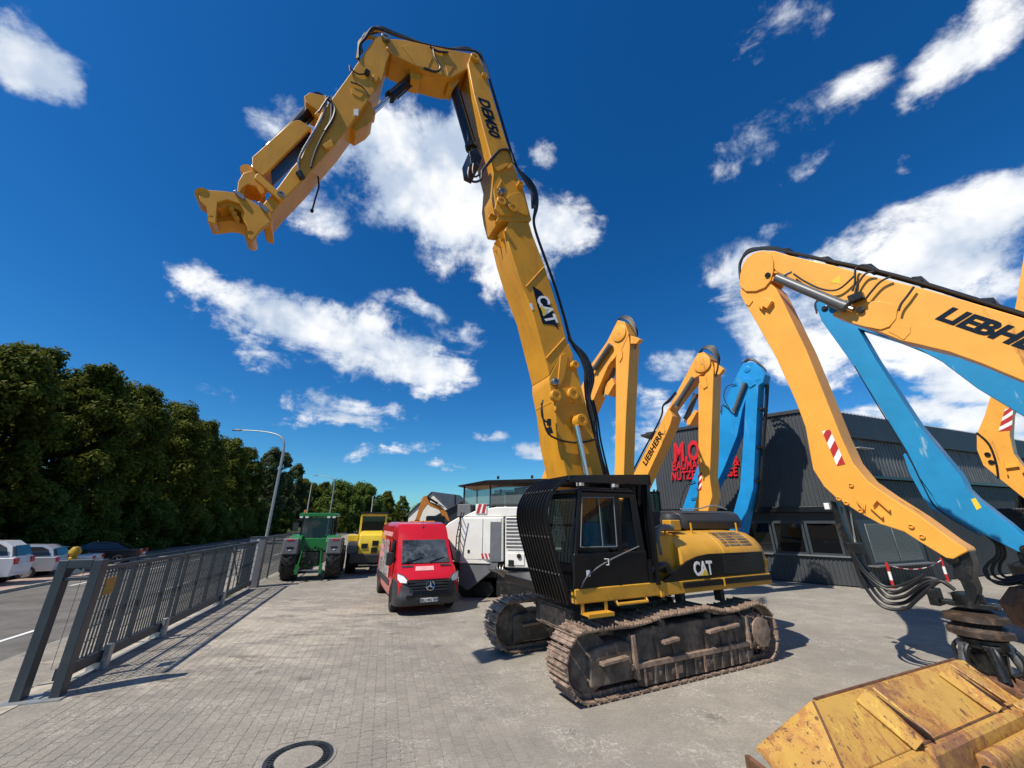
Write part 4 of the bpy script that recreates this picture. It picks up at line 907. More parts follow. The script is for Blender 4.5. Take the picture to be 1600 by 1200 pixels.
# ================================================================ material handlers
HD = V((.56, -.828, 0)).normalized()
def hazard(pl, quad, off, parent):
    P4 = [pl.px(x, y, off) for x, y in quad]     # a0 left-top, a1 right-top, b1 right-bottom, b0 left-bottom
    def uv(s, t): return P4[0].lerp(P4[3], s).lerp(P4[1].lerp(P4[2], s), t)
    b = MB(); b.prism(P4, pl.n * .004); o = b.build('hazard_marking', M['pwhite'], parent, smooth=False)
    for c in (-.12, .32, .76):
        lo, hi = [], []
        for i in range(5):
            t = i / 4; s0 = max(0, min(1, c + .22 * (1 - t))); s1 = max(0, min(1, c + .22 * (1 - t) + .24)); lo.append(uv(s0, t)); hi.append(uv(s1, t))
        q = MB(); k = 5; q.add([p + pl.n * .006 for p in lo + hi], [(i, i + 1, i + 6, i + 5) for i in range(4)]); q.build('red_stripe', M['mred'], o, smooth=False)
def hbody(root, base, d, mat, cab_up=.9):
    """wheeled undercarriage, turning house and cab; base = under the boom foot, d = facing"""
    d = V((d[0], d[1], 0)).normalized(); l = V((-d.y, d.x, 0)); base = V((base[0], base[1], 0)); c = base - d * 1.0
    def bx(mb, a0, a1, b0, b1, z0, z1): return mb.obox(c + d * (a0 + a1) / 2 + l * (b0 + b1) / 2 + up * (z0 + z1) / 2, d * abs(a1 - a0) / 2, l * abs(b1 - b0) / 2, up * abs(z1 - z0) / 2)
    b = MB(); bx(b, -2.2, 2.2, -.75, .75, .55, 1.05); bx(b, -2.9, -2.4, -1.3, 1.3, .5, .9); bx(b, 2.4, 2.9, -1.3, 1.3, .5, .9); b.build('undercarriage', M['dgrey'], root, bevel=.03)
    for a in (-1.5, 1.5):
        for s in (-1, 1):
            b = MB(); b.lathe(c + d * a + l * s * .8 + up * .55, l * s, [(.3, 0), (.53, .03), (.55, .12), (.55, .4), (.5, .5), (.32, .52), (.3, .42), (.1, .4), (.01, .4)], 22); b.build('wheel', M['tyre'], root)
    b = MB(); b.lathe(c + up * 1.05, up, [(.8, 0), (.8, .2)], 28); b.build('turntable', M['gun'], root)
    b = MB(); bx(b, -2.6, 1.0, -1.3, 1.3, 1.25, 1.5); bx(b, -2.55, -.3, -1.28, 1.28, 1.5, 2.6); b.build('house', mat, root, bevel=.06)
    b = MB(); bx(b, -2.9, -2.56, -1.25, 1.25, 1.3, 2.5); b.build('counterweight', M['dgrey'], root, bevel=.08)
    b = MB(); bx(b, -.2, 1.6, .45, 1.35, 1.5 + cab_up, 1.75 + cab_up); bx(b, -.1, .2, .6, 1.2, 1.5, 1.5 + cab_up); bx(b, -.25, 1.55, .42, 1.38, 3.35 + cab_up, 3.45 + cab_up)
    for a in (-.18, .5, 1.5):
        for y in (.47, 1.33): bx(b, a - .04, a + .04, y - .03, y + .03, 1.7 + cab_up, 3.36 + cab_up)
    cb = b.build('cab', M['black'], root, bevel=.02)
    b = MB()
    for y in (.47, 1.33): bx(b, -.14, 1.46, y - .004, y + .004, 1.76 + cab_up, 3.34 + cab_up)
    bx(b, 1.53, 1.54, .5, 1.3, 1.78 + cab_up, 3.33 + cab_up); b.build('cab_glass', M['glass'], cb, smooth=False)
    for y in (.6, .9, 1.2):
        b = MB(); b.lathe(c + d * 1.45 + l * y + up * (3.5 + cab_up), d, [(.07, 0), (.075, .06), (.05, .08)], 12); b.build('roof_lamp', M['dgrey'], cb)
    for s in (-.42, .42):
        b = MB(); bx(b, .3, 1.3, s - .06, s + .06, 1.5, 2.5); b.build('boom_bracket', mat, root, bevel=.03)
def arm(pl, pix, half, mat, root, name, bevel=.02):
    b = MB(); b.prism([pl.px(x, y, half) if isinstance(x, (int, float)) else x for x, y in pix], -pl.n * 2 * half); return b.build(name, mat, root, bevel=bevel)
def disc(pl, x, y, r, off, th, mat, root, name='pivot_disc'):
    b = MB(); c = pl.px(x, y, off); b.lathe(c, pl.n, [(r, 0), (r, th - .008), (r - .02, th), (.07, th), (.065, th + .012), (.001, th + .012)], 30); return b.build(name, mat, root)
def pcyl(pl, p, q, r, k, off, root, mat='grey'):
    P, Q = pl.px(*p, off), pl.px(*q, off); m = P.lerp(Q, k); d = (Q - P).normalized()
    b = MB(); b.tube([P, m - d * .1, m - d * .1, m], [r, r, r * 1.15, r * 1.15], 14); o = b.build('cylinder', M[mat], root)
    b = MB(); b.cyl(m, Q, r * .5, 10); b.build('rod', M['chrome'], o); return o
def phose(pl, pix, off, r, root, mat='rubber', k=5):
    b = MB(); b.tube(smoothpath([pl.px(x, y, off) for x, y in pix], k), r, 7); return b.build('hose', M[mat], root)
M['drust'] = material('dark_oily_rust', (.06, .042, .032), .5, .3, .3, 8, (.20, .12, .075), .7, 7, .48, .66, .3, 50)
GH = 'material handlers parked side by side'
LB, BL = M['lieb'], M['blue']
# ---- A, behind the excavator boom
def row_handler(name, top, label, mat):
    p0 = V(top); return thing(name, (p0.x - HD.x * 7.2, p0.y - HD.y * 7.2), label, 'crane', GH), Plane((p0.x, p0.y, 0), HD), V((p0.x - HD.x * 7.2, p0.y - HD.y * 7.2, 0))
ra, pa, ba = row_handler('material_handler', (4.5, 13.8, 0), 'orange material handler half hidden behind the yellow demolition boom', LB)
hbody(ra, ba, HD, LB)
A_foot = [(ba + HD * .9 + up * 2.6 + pa.n * .3, None), (ba + HD * .1 + up * 2.0 + pa.n * .3, None)]
bm = arm(pa, [(965, 500), (948, 534), (923, 570), (863, 704), (838, 768), (862, 775), (885, 720), (935, 607), (950, 572), (972, 545), (982, 522), (976, 503)], .30, LB, ra, 'boom')
b = MB(); P_ = pa.px(850, 765, 0); b.obox((P_ + ba + up * 2.1) / 2, (P_ - ba - up * 2.1) / 2, pa.n * .28, V((.3, .1, .2))); b.build('boom_foot', LB, ra)
sk = arm(pa, [(962, 556), (970, 545), (982, 522), (984, 540), (978, 650), (974, 760), (968, 850), (955, 850), (960, 743), (962, 650)], .28, LB, ra, 'stick')
b = MB(); b.prism([pa.px(x, y, .32) for x, y in ((963, 548), (972, 548), (972, 558), (968, 566), (964, 560))], -pa.n * .6); b.build('lug', LB, sk, bevel=.01)
disc(pa, 968, 521, .34, .30, .06, LB, ra)
pcyl(pa, (954, 538), (926, 580), .10, .9, .42, ra); pcyl(pa, (960, 575), (944, 620), .10, .9, -.1, ra)
b = MB(); b.prism([pa.px(x, y, .1) for x, y in ((946, 600), (956, 590), (960, 600), (950, 618), (944, 616))], -pa.n * .5); b.build('cylinder_lug', LB, ra, bevel=.02)
for i in range(4): phose(pa, [(962 + i, 508), (968 + i, 498 - i), (980 + i * 2, 500 - i), (992 + i, 515), (995, 528), (992, 545)], .2 - i * .12, .03, ra)
b = MB(); b.prism([pa.px(x, y, .25) for x, y in ((985, 524), (995, 527), (1000, 530), (994, 537), (985, 537))], -pa.n * .2); b.build('hose_guard', LB, sk, bevel=.01)
# ---- B
rb, pb, bb = row_handler('material_handler', (8.3, 14.8, 0), 'orange lettered material handler in front of the red sign', LB)
hbody(rb, bb, HD, LB)
bm = arm(pb, [(1090, 552), (1081, 568), (1050, 627), (988, 741), (968, 778), (996, 778), (1010, 746), (1033, 697), (1047, 664), (1051, 650), (1046, 640), (1062, 618), (1083, 592), (1104, 580), (1108, 560), (1100, 550)], .32, LB, rb, 'boom')
b = MB(); P_ = pb.px(980, 775, 0); b.obox((P_ + bb + up * 2.1) / 2, (P_ - bb - up * 2.1) / 2, pb.n * .3, V((.3, .1, .2))); b.build('boom_foot', LB, rb)
sk = arm(pb, [(1091, 600), (1100, 588), (1112, 565), (1115, 575), (1113, 640), (1111, 700), (1109, 745), (1113, 775), (1106, 800), (1098, 840), (1072, 840), (1084, 797), (1092, 760), (1091, 700)], .30, LB, rb, 'stick')
disc(pb, 1097, 568, .38, .32, .06, LB, rb)
b = MB(); b.prism([pb.px(x, y, .34) for x, y in ((1092, 588), (1103, 588), (1105, 604), (1099, 608), (1093, 600))], -pb.n * .6); b.build('lug', LB, sk, bevel=.01)
pcyl(pb, (1084, 590), (1055, 636), .11, .93, .45, rb); pcyl(pb, (1088, 615), (1070, 660), .11, .9, -.1, rb)
b = MB(); b.prism([pb.px(x, y, .1) for x, y in ((1074, 655), (1086, 640), (1089, 644), (1078, 664), (1072, 664))], -pb.n * .5); b.build('cylinder_lug', LB, rb, bevel=.02)
for i in range(5): phose(pb, [(1090 + i, 556 - i), (1097 + i, 546 - i), (1108 + i * 2, 546 - i), (1120 + i, 560), (1122, 572), (1118, 588)], .25 - i * .12, .035, rb)
for i in range(2): phose(pb, [(1056, 612), (1046, 624 + i * 3), (1036, 634), (1034, 648), (1024, 670), (1005, 705), (988, 738)], .36 - i * .2, .04, rb)
b = MB(); b.prism([pb.px(x, y, .25) for x, y in ((1116, 566), (1124, 571), (1130, 577), (1124, 585), (1117, 585))], -pb.n * .2); b.build('hose_guard', LB, sk, bevel=.01)
hazard(pb, ((1091, 740), (1097, 738), (1096, 765), (1090, 768)), .304, sk)
p0, p1 = pb.px(1009, 729, .325), pb.px(1037, 677, .325); dx = (p1 - p0).normalized(); uu = pb.n.cross(dx)
tx = text('lettering', 'LIEBHERR', M['black'], bm, p0, dx, uu, .36, .004, .03, .2); mx_ = max(v.co.x for v in tx.data.vertices); tx.matrix_basis = tx.matrix_basis @ Matrix.Diagonal(((p1 - p0).length / (mx_ * .36), 1, 1, 1))
# ---- C, blue
rc, pc, bc = row_handler('material_handler', (11.7, 17.7, 0), 'blue material handler standing next to the red sign on the hall', BL)
hbody(rc, bc, HD, BL)
arm(pc, [(1161, 567), (1149, 590), (1124, 650), (1100, 712), (1087, 735), (1066, 795), (1058, 815), (1085, 815), (1112, 770), (1130, 735), (1152, 680), (1160, 640), (1170, 610), (1192, 598), (1195, 585), (1188, 574), (1176, 565)], .30, BL, rc, 'boom')
b = MB(); P_ = pc.px(1068, 812, 0); b.obox((P_ + bc + up * 2.1) / 2, (P_ - bc - up * 2.1) / 2, pc.n * .3, V((.3, .1, .2))); b.build('boom_foot', BL, rc)
sk = arm(pc, [(1166, 602), (1170, 596), (1192, 590), (1185, 604), (1181, 678), (1177, 763), (1166, 803), (1160, 835), (1138, 835), (1146, 800), (1156, 763), (1162, 678)], .30, BL, rc, 'stick')
pcyl(pc, (1164, 598), (1146, 645), .10, .95, .40, rc, 'grey')
disc(pc, 1167, 577, .16, .30, .03, BL, rc); 
b = MB(); b.prism([pc.px(x, y, .34) for x, y in ((1160, 590), (1174, 592), (1180, 600), (1172, 606), (1164, 600))], -pc.n * .3); b.build('lug', BL, sk, bevel=.01)
for i in range(3): phose(pc, [(1160, 570 - i), (1172, 562 - i), (1188, 570), (1197 + i, 585), (1197 + i * 1.5, 610), (1193 + i, 680), (1187 + i, 760), (1180 + i, 800)], -.1 - i * .12, .045, rc)
for y in (640, 700, 752): x = 1194 - (y - 600) * .055; b = MB(); b.obox(pc.px(x, y, -.1), pc.d * .1, pc.n * .3, up * .05); b.build('hose_clamp', M['gun'], sk)
for pth in ([(1150, 600), (1136, 604), (1131, 620), (1140, 640)], [(1144, 645), (1130, 632), (1126, 645)], [(1086, 752), (1074, 758), (1066, 775), (1062, 792)], [(1088, 762), (1092, 775), (1080, 780)]): phose(pc, pth, .36, .02, rc)

# ---- D, large handler at the right edge
dD = V((-.5, .866, 0)).normalized()
pd = Plane((8.07, 7.6, 0), dD)
rd = thing('material_handler', tuple(pd.w(-8.6, 0)), 'large orange lettered material handler in the right foreground', 'crane', GH)
HW = .27
def ext(pl, x, y, off): return pl.px(x, y, off)
boomD = [(1196, 392), (1210, 392), (1233, 399), (1300, 414), (1360, 431), (1433, 448), (1520, 473), (1600, 497), (1760, 548), (1760, 668), (1600, 596), (1533, 568), (1483, 550), (1433, 538), (1407, 532), (1367, 516), (1335, 505), (1300, 493), (1303, 487), (1330, 484), (1288, 462), (1240, 437), (1212, 424), (1204, 410)]
bm = arm(pd, boomD, HW, LB, rd, 'boom')
# rest of the boom, past the picture, down to the machine
q0, q1 = pd.px(1755, 560, 0), pd.px(1755, 660, 0); bd = pd.w(-8.6, 0)
b = MB(); b.prism([q0 + pd.n * HW, q1 + pd.n * HW, bd + up * 1.9 + pd.n * HW + dD * .3, bd + up * 2.5 + pd.n * HW - dD * .3], -pd.n * 2 * HW); b.build('boom_foot', LB, rd, bevel=.02)
hbody(rd, bd, dD, LB)
stD = [(1156, 452), (1157, 462), (1181, 503), (1213, 560), (1243, 627), (1258, 667), (1264, 700), (1270, 733), (1287, 760), (1305, 777), (1340, 800), (1375, 819), (1412, 831), (1437, 847), (1478, 872), (1490, 874), (1500, 868), (1512, 862), (1508, 856), (1490, 845), (1440, 808), (1390, 776), (1356, 752), (1332, 722), (1314, 682), (1287, 614), (1260, 547), (1224, 472), (1212, 450), (1200, 440), (1170, 440)]
sk = arm(pd, stD, HW, LB, rd, 'stick')
b = MB(); pts = [(1155, 446), (1156, 430), (1160, 415), (1167, 403), (1178, 395), (1194, 391), (1204, 396), (1208, 408), (1208, 424), (1204, 438), (1195, 449), (1180, 455), (1165, 455)]
b.prism([pd.px(x, y, HW + .05) for x, y in pts], -pd.n * .06); b.prism([pd.px(x, y, HW + .05) - pd.n * (2 * HW + .06) for x, y in pts], -pd.n * .06); b.build('head_cheek', LB, rd, bevel=.01)
for (x, y) in ((1200, 430), (1345, 485)): disc(pd, x, y, .07, HW + .05, .03, M['gun'], rd, 'pin')
b = MB(); pts = [(1302, 490), (1312, 484), (1338, 479), (1352, 472), (1372, 470), (1396, 475), (1402, 482), (1400, 498), (1390, 510), (1376, 515), (1350, 510), (1325, 503)]
b.prism([pd.px(x, y, HW + .03) for x, y in pts], -pd.n * .05); b.build('mount_plate', LB, bm, bevel=.01)
b = MB(); pts = [(1402, 490), (1408, 505), (1423, 510), (1422, 520), (1412, 531), (1400, 524), (1388, 518)]; b.prism([pd.px(x, y, HW + .012) for x, y in pts], -pd.n * .03); b.build('lifting_eye', LB, bm, bevel=.006)
b = MB(); pts = [(1182, 475), (1193, 463), (1206, 470), (1198, 482), (1192, 478), (1190, 484)]; b.prism([pd.px(x, y, HW + .12) for x, y in pts], -pd.n * .14); b.build('lug', LB, sk, bevel=.008)
b = MB(); pts = [(1162, 466), (1172, 462), (1176, 470), (1170, 478), (1163, 474)]; b.prism([pd.px(x, y, HW + .03) for x, y in pts], -pd.n * .05); b.build('lug', LB, sk, bevel=.008)
o = pcyl(pd, (1214, 434), (1333, 484), .115, .93, HW + .16, rd, 'grey')
b = MB(); c = pd.px(1338, 465, HW + .14); b.obox(c, pd.d * .13, pd.n * .08, up * .09); b.build('valve_block', M['gun'], rd, bevel=.02)
b = MB()
for (x, y) in ((1226, 430), (1232, 427)): b.cyl(pd.px(x, y, HW + .2), pd.px(x + 5, y - 2, HW + .2), .035, 8)
b.build('pipe_fitting', M['steel'], rd)
for i in range(5):
    o = .22 - i * .1
    phose(pd, [(1157 + i * .6, 436), (1156, 412 + i), (1166, 397 - i), (1184, 390 - i * .6), (1210, 389 - i * .5), (1234, 394), (1300, 408 + i * .6), (1362, 421 + i), (1438, 441 + i), (1520, 466 + i), (1600, 491 + i), (1755, 540 + i)], o, .036, rd)
for (x, y) in ((1235, 394), (1297, 408), (1363, 420), (1440, 440), (1550, 474)):
    b = MB(); b.obox(pd.px(x, y + 1, 0), pd.d * .07 + up * .03, pd.n * (HW - .02), up * .06); b.build('hose_clamp', M['gun'], bm, bevel=.01)
for pth in ([(1372, 422), (1350, 414), (1337, 420), (1336, 440), (1332, 455)], [(1366, 424), (1352, 428), (1340, 445), (1336, 460)], [(1336, 430), (1310, 452), (1285, 452), (1258, 440), (1240, 428)], [(1392, 432), (1376, 440), (1362, 455), (1352, 468)], [(1428, 448), (1418, 462), (1408, 475), (1404, 486)]): phose(pd, pth, HW + .1, .022, rd)
q = MB(); q.prism([pd.px(x, y, HW + .003) for x, y in ((1296, 441), (1313, 430), (1314, 444))], pd.n * .003); q.build('warning_sign', M['yel'], bm, smooth=False)
p0, p1 = pd.px(1461, 497, HW + .005), pd.px(1583, 539, HW + .005); dx = (p1 - p0).normalized(); uu = pd.n.cross(dx); hh = (pd.px(1474, 476, HW) - p0).dot(uu) / .70
tx = text('lettering', 'LIEBHERR', M['black'], bm, p0, dx, uu, hh, .004, .045, .25); mx_ = max(v.co.x for v in tx.data.vertices)
tx.matrix_basis = tx.matrix_basis @ Matrix.Diagonal(((p1 - p0).length * 1.66 / (mx_ * hh), 1, 1, 1))
hazard(pd, ((1284.5, 674), (1297, 671), (1321, 725), (1308, 728)), HW + .003, sk)
# old brackets, weld stubs on the stick
for pts, th in ([((1338, 779), (1340, 783), (1352, 797), (1350, 790))], .08), ([((1370, 780), (1372, 783), (1366, 790), (1364, 788)), ((1371, 781), (1374, 779), (1392, 796), (1391, 799))], .07), ([((1360, 792), (1363, 794), (1381, 807), (1380, 810))], .07), ([((1337, 776), (1353, 788), (1352, 800), (1340, 788))], .03):
    b = MB()
    for p_ in pts: b.prism([pd.px(x, y, HW - .002) for x, y in p_], pd.n * th)
    b.build('bracket_stub', M['lieb'], sk)
for (x, y) in ((1330, 758), (1311, 779), (1323, 786), (1345, 798), (1424, 822), (1441, 838)):
    b = MB(); b.lathe(pd.px(x, y, HW), pd.n, [(.045, 0), (.045, .03), (.03, .035), (.028, .01), (.001, .01)], 12); b.build('boss', M['lieb'], sk)
# pipes and hoses dropping from the bend
b = MB(); pts = [(1297, 782), (1306, 784), (1318, 822), (1336, 862), (1326, 866), (1308, 828)]; b.prism([pd.px(x, y, -.05) for x, y in pts], -pd.n * .14); b.build('pipe_guard', M['gun'], rd, bevel=.01)
phose(pd, [(1328, 798), (1334, 835), (1341, 866)], -.1, .016, rd, 'chrome')
b = MB(); b.obox(pd.px(1337, 857, 0), pd.d * .12, pd.n * .12, up * .12); b.build('valve_block', M['gun'], rd, bevel=.02)
b = MB(); b.obox(pd.px(1293, 791, .0), pd.d * .05, pd.n * .05, up * .07); b.build('lamp', M['lamp'], rd, bevel=.01)
for i in range(4):
    phose(pd, [(1328 + i * 2, 858), (1336 + i * 3, 880), (1352 + i * 6, 905 + (3 - i) * 4), (1378 + i * 4, 926 + (3 - i) * 7), (1412, 934 + (3 - i) * 6 - i * 4), (1432, 922 - i * 4 + (3 - i) * 5), (1450, 906 - i * 1 + (3 - i) * 5), (1470, 908), (1492, 922)], .12 - i * .1, .032, rd)
for i in range(2): phose(pd, [(1332, 862), (1346 + i * 4, 890), (1372 + i * 6, 914), (1400, 924 - i * 8), (1424, 912 - i * 4), (1444, 898)], .2, .025, rd)
# grab: yoke, rotator, cylinders, tines
b = MB(); pts = [(1478, 868), (1486, 858), (1498, 862), (1514, 862), (1520, 880), (1519, 904), (1526, 922), (1524, 944), (1512, 944), (1508, 926), (1500, 908), (1490, 900), (1488, 884), (1480, 880)]
b.prism([pd.px(x, y, .19) for x, y in pts], -pd.n * .38); yk = b.build('grab_yoke', M['gun'], rd, bevel=.015)
disc(pd, 1486, 870, .11, .19, .06, M['gun'], rd, 'pin')
gc = pd.px(1518, 950, 0); gz0 = gc.z
b = MB(); b.lathe(gc + up * -.0, up, [(.12, .25), (.2, .22), (.2, .05), (.3, .03)], 20); b.build('rotator_motor', M['gun'], rd)
b = MB(); b.obox(gc + up * .06, pd.d * .34, pd.n * .13, up * .035); b.obox(gc + pd.d * .42 + up * .12, pd.d * .07, pd.n * .15, up * .14); b.build('grab_bracket', M['gun'], rd, bevel=.015)
b = MB(); b.lathe(gc - up * .18, up, [(.22, .16), (.32, .10), (.39, .08), (.40, .0), (.33, -.02), (.28, -.03)], 34); b.build('rotator_plate', M['drust'], rd)
b = MB(); b.lathe(gc - up * .40, up, [(.27, .19), (.35, .12), (.40, .08), (.40, .0), (.32, -.03), (.2, -.05)], 34); b.build('rotator_ring', M['drust'], rd)
b = MB()
for i in range(16):
    t = 2 * math.pi * i / 16; b.lathe(gc + V((math.cos(t), math.sin(t), 0)) * .34 - up * .33, up, [(.025, 0), (.025, .05), (.001, .055)], 6)
b.build('bolt_ring', M['steel'], rd)
hub = gc - up * .45
b = MB(); b.lathe(hub, up, [(.30, 0), (.30, -.12), (.22, -.2), (.18, -.75), (.22, -.8), (.05, -.85)], 22); b.build('grab_hub', M['gun'], rd)
for i in range(5):
    t = 2 * math.pi * i / 5 + .35; r_ = V((math.cos(t), math.sin(t), 0)); tg = V((-r_.y, r_.x, 0))
    P, Q = hub + r_ * .27 - up * .1, hub + r_ * .44 - up * .68; b = MB(); m_ = P.lerp(Q, .75); b.tube([P, m_, m_], [.075, .075, .055], 14); b.cyl(m_, Q, .04, 10); b.lathe(P - tg * .1, tg, [(.06, 0), (.06, .2)], 12); b.build('grab_cylinder', M['gun'] if i % 2 else M['steel'], rd)
    zt = hub.z - .5; zb = .03; pr = [(.22, zt), (.46, zt - .1), (.58, zt * .55), (.5, zt * .25), (.15, zb), (.1, zb + .02), (.38, zt * .28), (.42, zt * .55), (.33, zt - .2), (.2, zt - .16)]
    b = MB(); b.prism([V((gc.x, gc.y, 0)) + r_ * x + tg * .13 + up * z for x, z in pr], -tg * .26); b.build('grab_tine', M['rust'], rd, bevel=.02)
for i in range(6):
    t = 1.0 * i + .2; r_ = V((math.cos(t), math.sin(t), 0)); b = MB(); b.tube(smoothpath([hub + r_ * .22 - up * .02, hub + r_ * .38 - up * .18, hub + r_ * .36 - up * .4, hub + r_ * .22 - up * .5], 4), .03, 7); b.build('hose', M['rubber'], rd)

# ---- E, blue, one bay further
pe = Plane(V((8.07, 7.6, 0)) - pd.n * 5.0, dD)
re_ = thing('material_handler', tuple(pe.w(-8.6, 0)), 'scratched light blue material handler behind the large orange one', 'crane', GH)
be = pe.w(-8.6, 0); hbody(re_, be, dD, BL)
M['bluel'] = material('scratched_blue', (.018, .24, .48), .42, 0, .1, 1.0, (.45, .58, .62), .55, 3.2, .60, .68, .05, 50, True, .4, .1)
BE = M['bluel']
bm = arm(pe, [(1284, 468), (1300, 470), (1430, 506), (1600, 566), (1760, 628), (1760, 735), (1600, 651), (1550, 621), (1527, 607), (1470, 564), (1440, 548), (1400, 532), (1330, 510), (1300, 496)], .26, BE, re_, 'boom')
q0, q1 = pe.px(1755, 640, 0), pe.px(1755, 725, 0); b = MB(); b.prism([q0 + pe.n * .26, q1 + pe.n * .26, be + up * 1.9 + pe.n * .26 + dD * .3, be + up * 2.5 + pe.n * .26 - dD * .3], -pe.n * .52); b.build('boom_foot', BE, re_, bevel=.02)
sk = arm(pe, [(1275, 474), (1276, 482), (1284, 502), (1327, 562), (1367, 624), (1418, 707), (1437, 747), (1455, 772), (1466, 793), (1477, 801), (1532, 833), (1590, 862), (1612, 868), (1622, 856), (1600, 838), (1575, 817), (1525, 778), (1510, 763), (1500, 742), (1433, 661), (1393, 600), (1366, 558), (1340, 513), (1310, 482), (1296, 468), (1282, 468)], .27, BE, re_, 'stick')
b = MB(); pts = [(1418, 706), (1411, 710), (1420, 738), (1442, 778), (1453, 793), (1476, 806), (1530, 838), (1532, 832), (1477, 800), (1466, 792), (1455, 772), (1437, 747)]; b.prism([pe.px(x, y, .2) for x, y in pts], -pe.n * .4); b.build('edge_guard', BE, sk, bevel=.01)
phose(pe, [(1335, 572), (1367, 626), (1418, 710), (1440, 754), (1466, 796), (1530, 836)], .27, .016, re_)
b = MB(); b.prism([pe.px(x, y, .273) for x, y in ((1517, 780), (1524, 778), (1534, 793), (1526, 797))], pe.n * .004); b.build('sticker', M['yel'], sk, smooth=False)
disc(pe, 1289, 482, .10, .27, .04, M['gun'], re_, 'pin'); disc(pe, 1606, 860, .12, .27, .06, M['gun'], re_, 'pin')
pcyl(pe, (1296, 476), (1395, 518), .1, .9, .36, re_, 'grey')
for i in range(4): phose(pe, [(1276, 490 - i), (1277 - i, 474), (1286, 466 - i), (1310, 470), (1430, 503), (1600, 563), (1755, 622)], .2 - i * .12, .03, re_)
for i in range(3): phose(pe, [(1541 + i * 8, 836 + i * 4), (1556 + i * 5, 850), (1558 + i * 6, 868), (1545 + i * 9, 880), (1538 + i * 12, 892), (1548 + i * 10, 906 - i * 3), (1580, 910 - i * 4), (1625, 900 - i * 4)], .1 - i * .12, .034, re_)
phose(pe, [(1540, 888), (1550, 908), (1575, 914), (1620, 904)], .1, .024, re_)
ge_ = pe.px(1650, 905, 0)
b = MB(); b.prism([pe.px(x, y, .2) for x, y in ((1588, 864), (1600, 856), (1618, 858), (1640, 890), (1640, 920), (1622, 912), (1612, 886), (1596, 882))], -pe.n * .4); b.build('grab_yoke', M['gun'], re_, bevel=.02)
b = MB(); b.lathe(V((ge_.x, ge_.y, 0)), up, [(.3, ge_.z), (.55, ge_.z - .1), (.55, ge_.z - .25), (.35, ge_.z - .3), (.3, .9), (.1, .8)], 26); b.build('grab_rotator', M['gun'], re_)
for i in range(5):
    t = 2 * math.pi * i / 5 + 2.62; r_ = V((math.cos(t), math.sin(t), 0)); tg = V((-r_.y, r_.x, 0)); b = MB()
    pr = [(.25, 1.25), (.7, 1.2), (.98, .85), (.9, .4), (.25, .03), (.18, .06), (.7, .45), (.75, .8), (.55, 1.0), (.25, 1.05)]
    b.prism([V((ge_.x, ge_.y, 0)) + r_ * x + tg * .3 + up * z for x, z in pr], -tg * .6); b.build('grab_tine', M['rust'], re_, bevel=.03)
# ---- F, orange, rightmost
pf = Plane(V((8.07, 7.6, 0)) - pd.n * 9.5, dD)
bf_ = pf.w(-8.5, 0); rf = thing('material_handler', tuple(bf_), 'orange material handler cut by the right picture edge, its arm behind the blue boom', 'crane', GH); hbody(rf, bf_, dD, LB)
sk = arm(pf, [(1612, 340), (1600, 395), (1588, 470), (1572, 550), (1556, 600), (1547, 621), (1538, 650), (1526, 678), (1526, 702), (1536, 727), (1565, 751), (1600, 779), (1680, 840), (1695, 832), (1640, 765), (1600, 731), (1584, 708), (1578, 680), (1580, 646), (1600, 590), (1622, 500), (1640, 400), (1642, 345), (1628, 332)], .27, LB, rf, 'stick')
hazard(pf, ((1570, 640), (1583, 636), (1581, 672), (1560, 674)), .274, sk)
arm(pf, [(1622, 330), (1640, 332), (1760, 400), (1760, 470), (1640, 372), (1620, 350)], .26, LB, rf, 'boom')
q0, q1 = pf.px(1755, 400, 0), pf.px(1755, 465, 0); b = MB(); b.prism([q0 + pf.n * .26, q1 + pf.n * .26, bf_ + up * 1.9 + pf.n * .26 + dD * .3, bf_ + up * 2.5 + pf.n * .26 - dD * .3], -pf.n * .52); b.build('boom_foot', LB, rf, bevel=.02)
phose(pf, [(1526, 676), (1545, 694), (1556, 722), (1560, 748)], .275, .03, rf, 'gun')
for (x, y) in ((1543, 710), (1549, 722)): disc(pf, x, y, .07, .27, .03, M['gun'], sk, 'boss')
b = MB()
for p_ in (((1566, 722), (1568, 721), (1576, 742), (1574, 743)), ((1590, 722), (1592, 721), (1600, 738), (1598, 740)), ((1571, 729), (1592, 726), (1593, 729), (1572, 732))): b.prism([pf.px(x, y, .268) for x, y in p_], pf.n * .08)
b.build('bracket_stub', LB, sk)
for i in range(3): phose(pf, [(1590 + i * 6, 775), (1588 + i * 5, 800), (1576 + i * 8, 822), (1590, 838), (1630, 845)], .1 - i * .12, .04, rf)
b = MB(); b.obox(pf.px(1625, 812, 0), pf.d * .9, pf.n * .4, up * .35); b.build('grab_head', M['gun'], rf, bevel=.05)
b = MB(); gF = pf.px(1640, 830, 0); b.lathe(V((gF.x, gF.y, 0)), up, [(.5, gF.z), (.55, gF.z - .4), (.3, gF.z - .6), (1.1, 1.4), (1.0, .4), (.2, .02)], 18); b.build('closed_grab', M['gun'], rf)
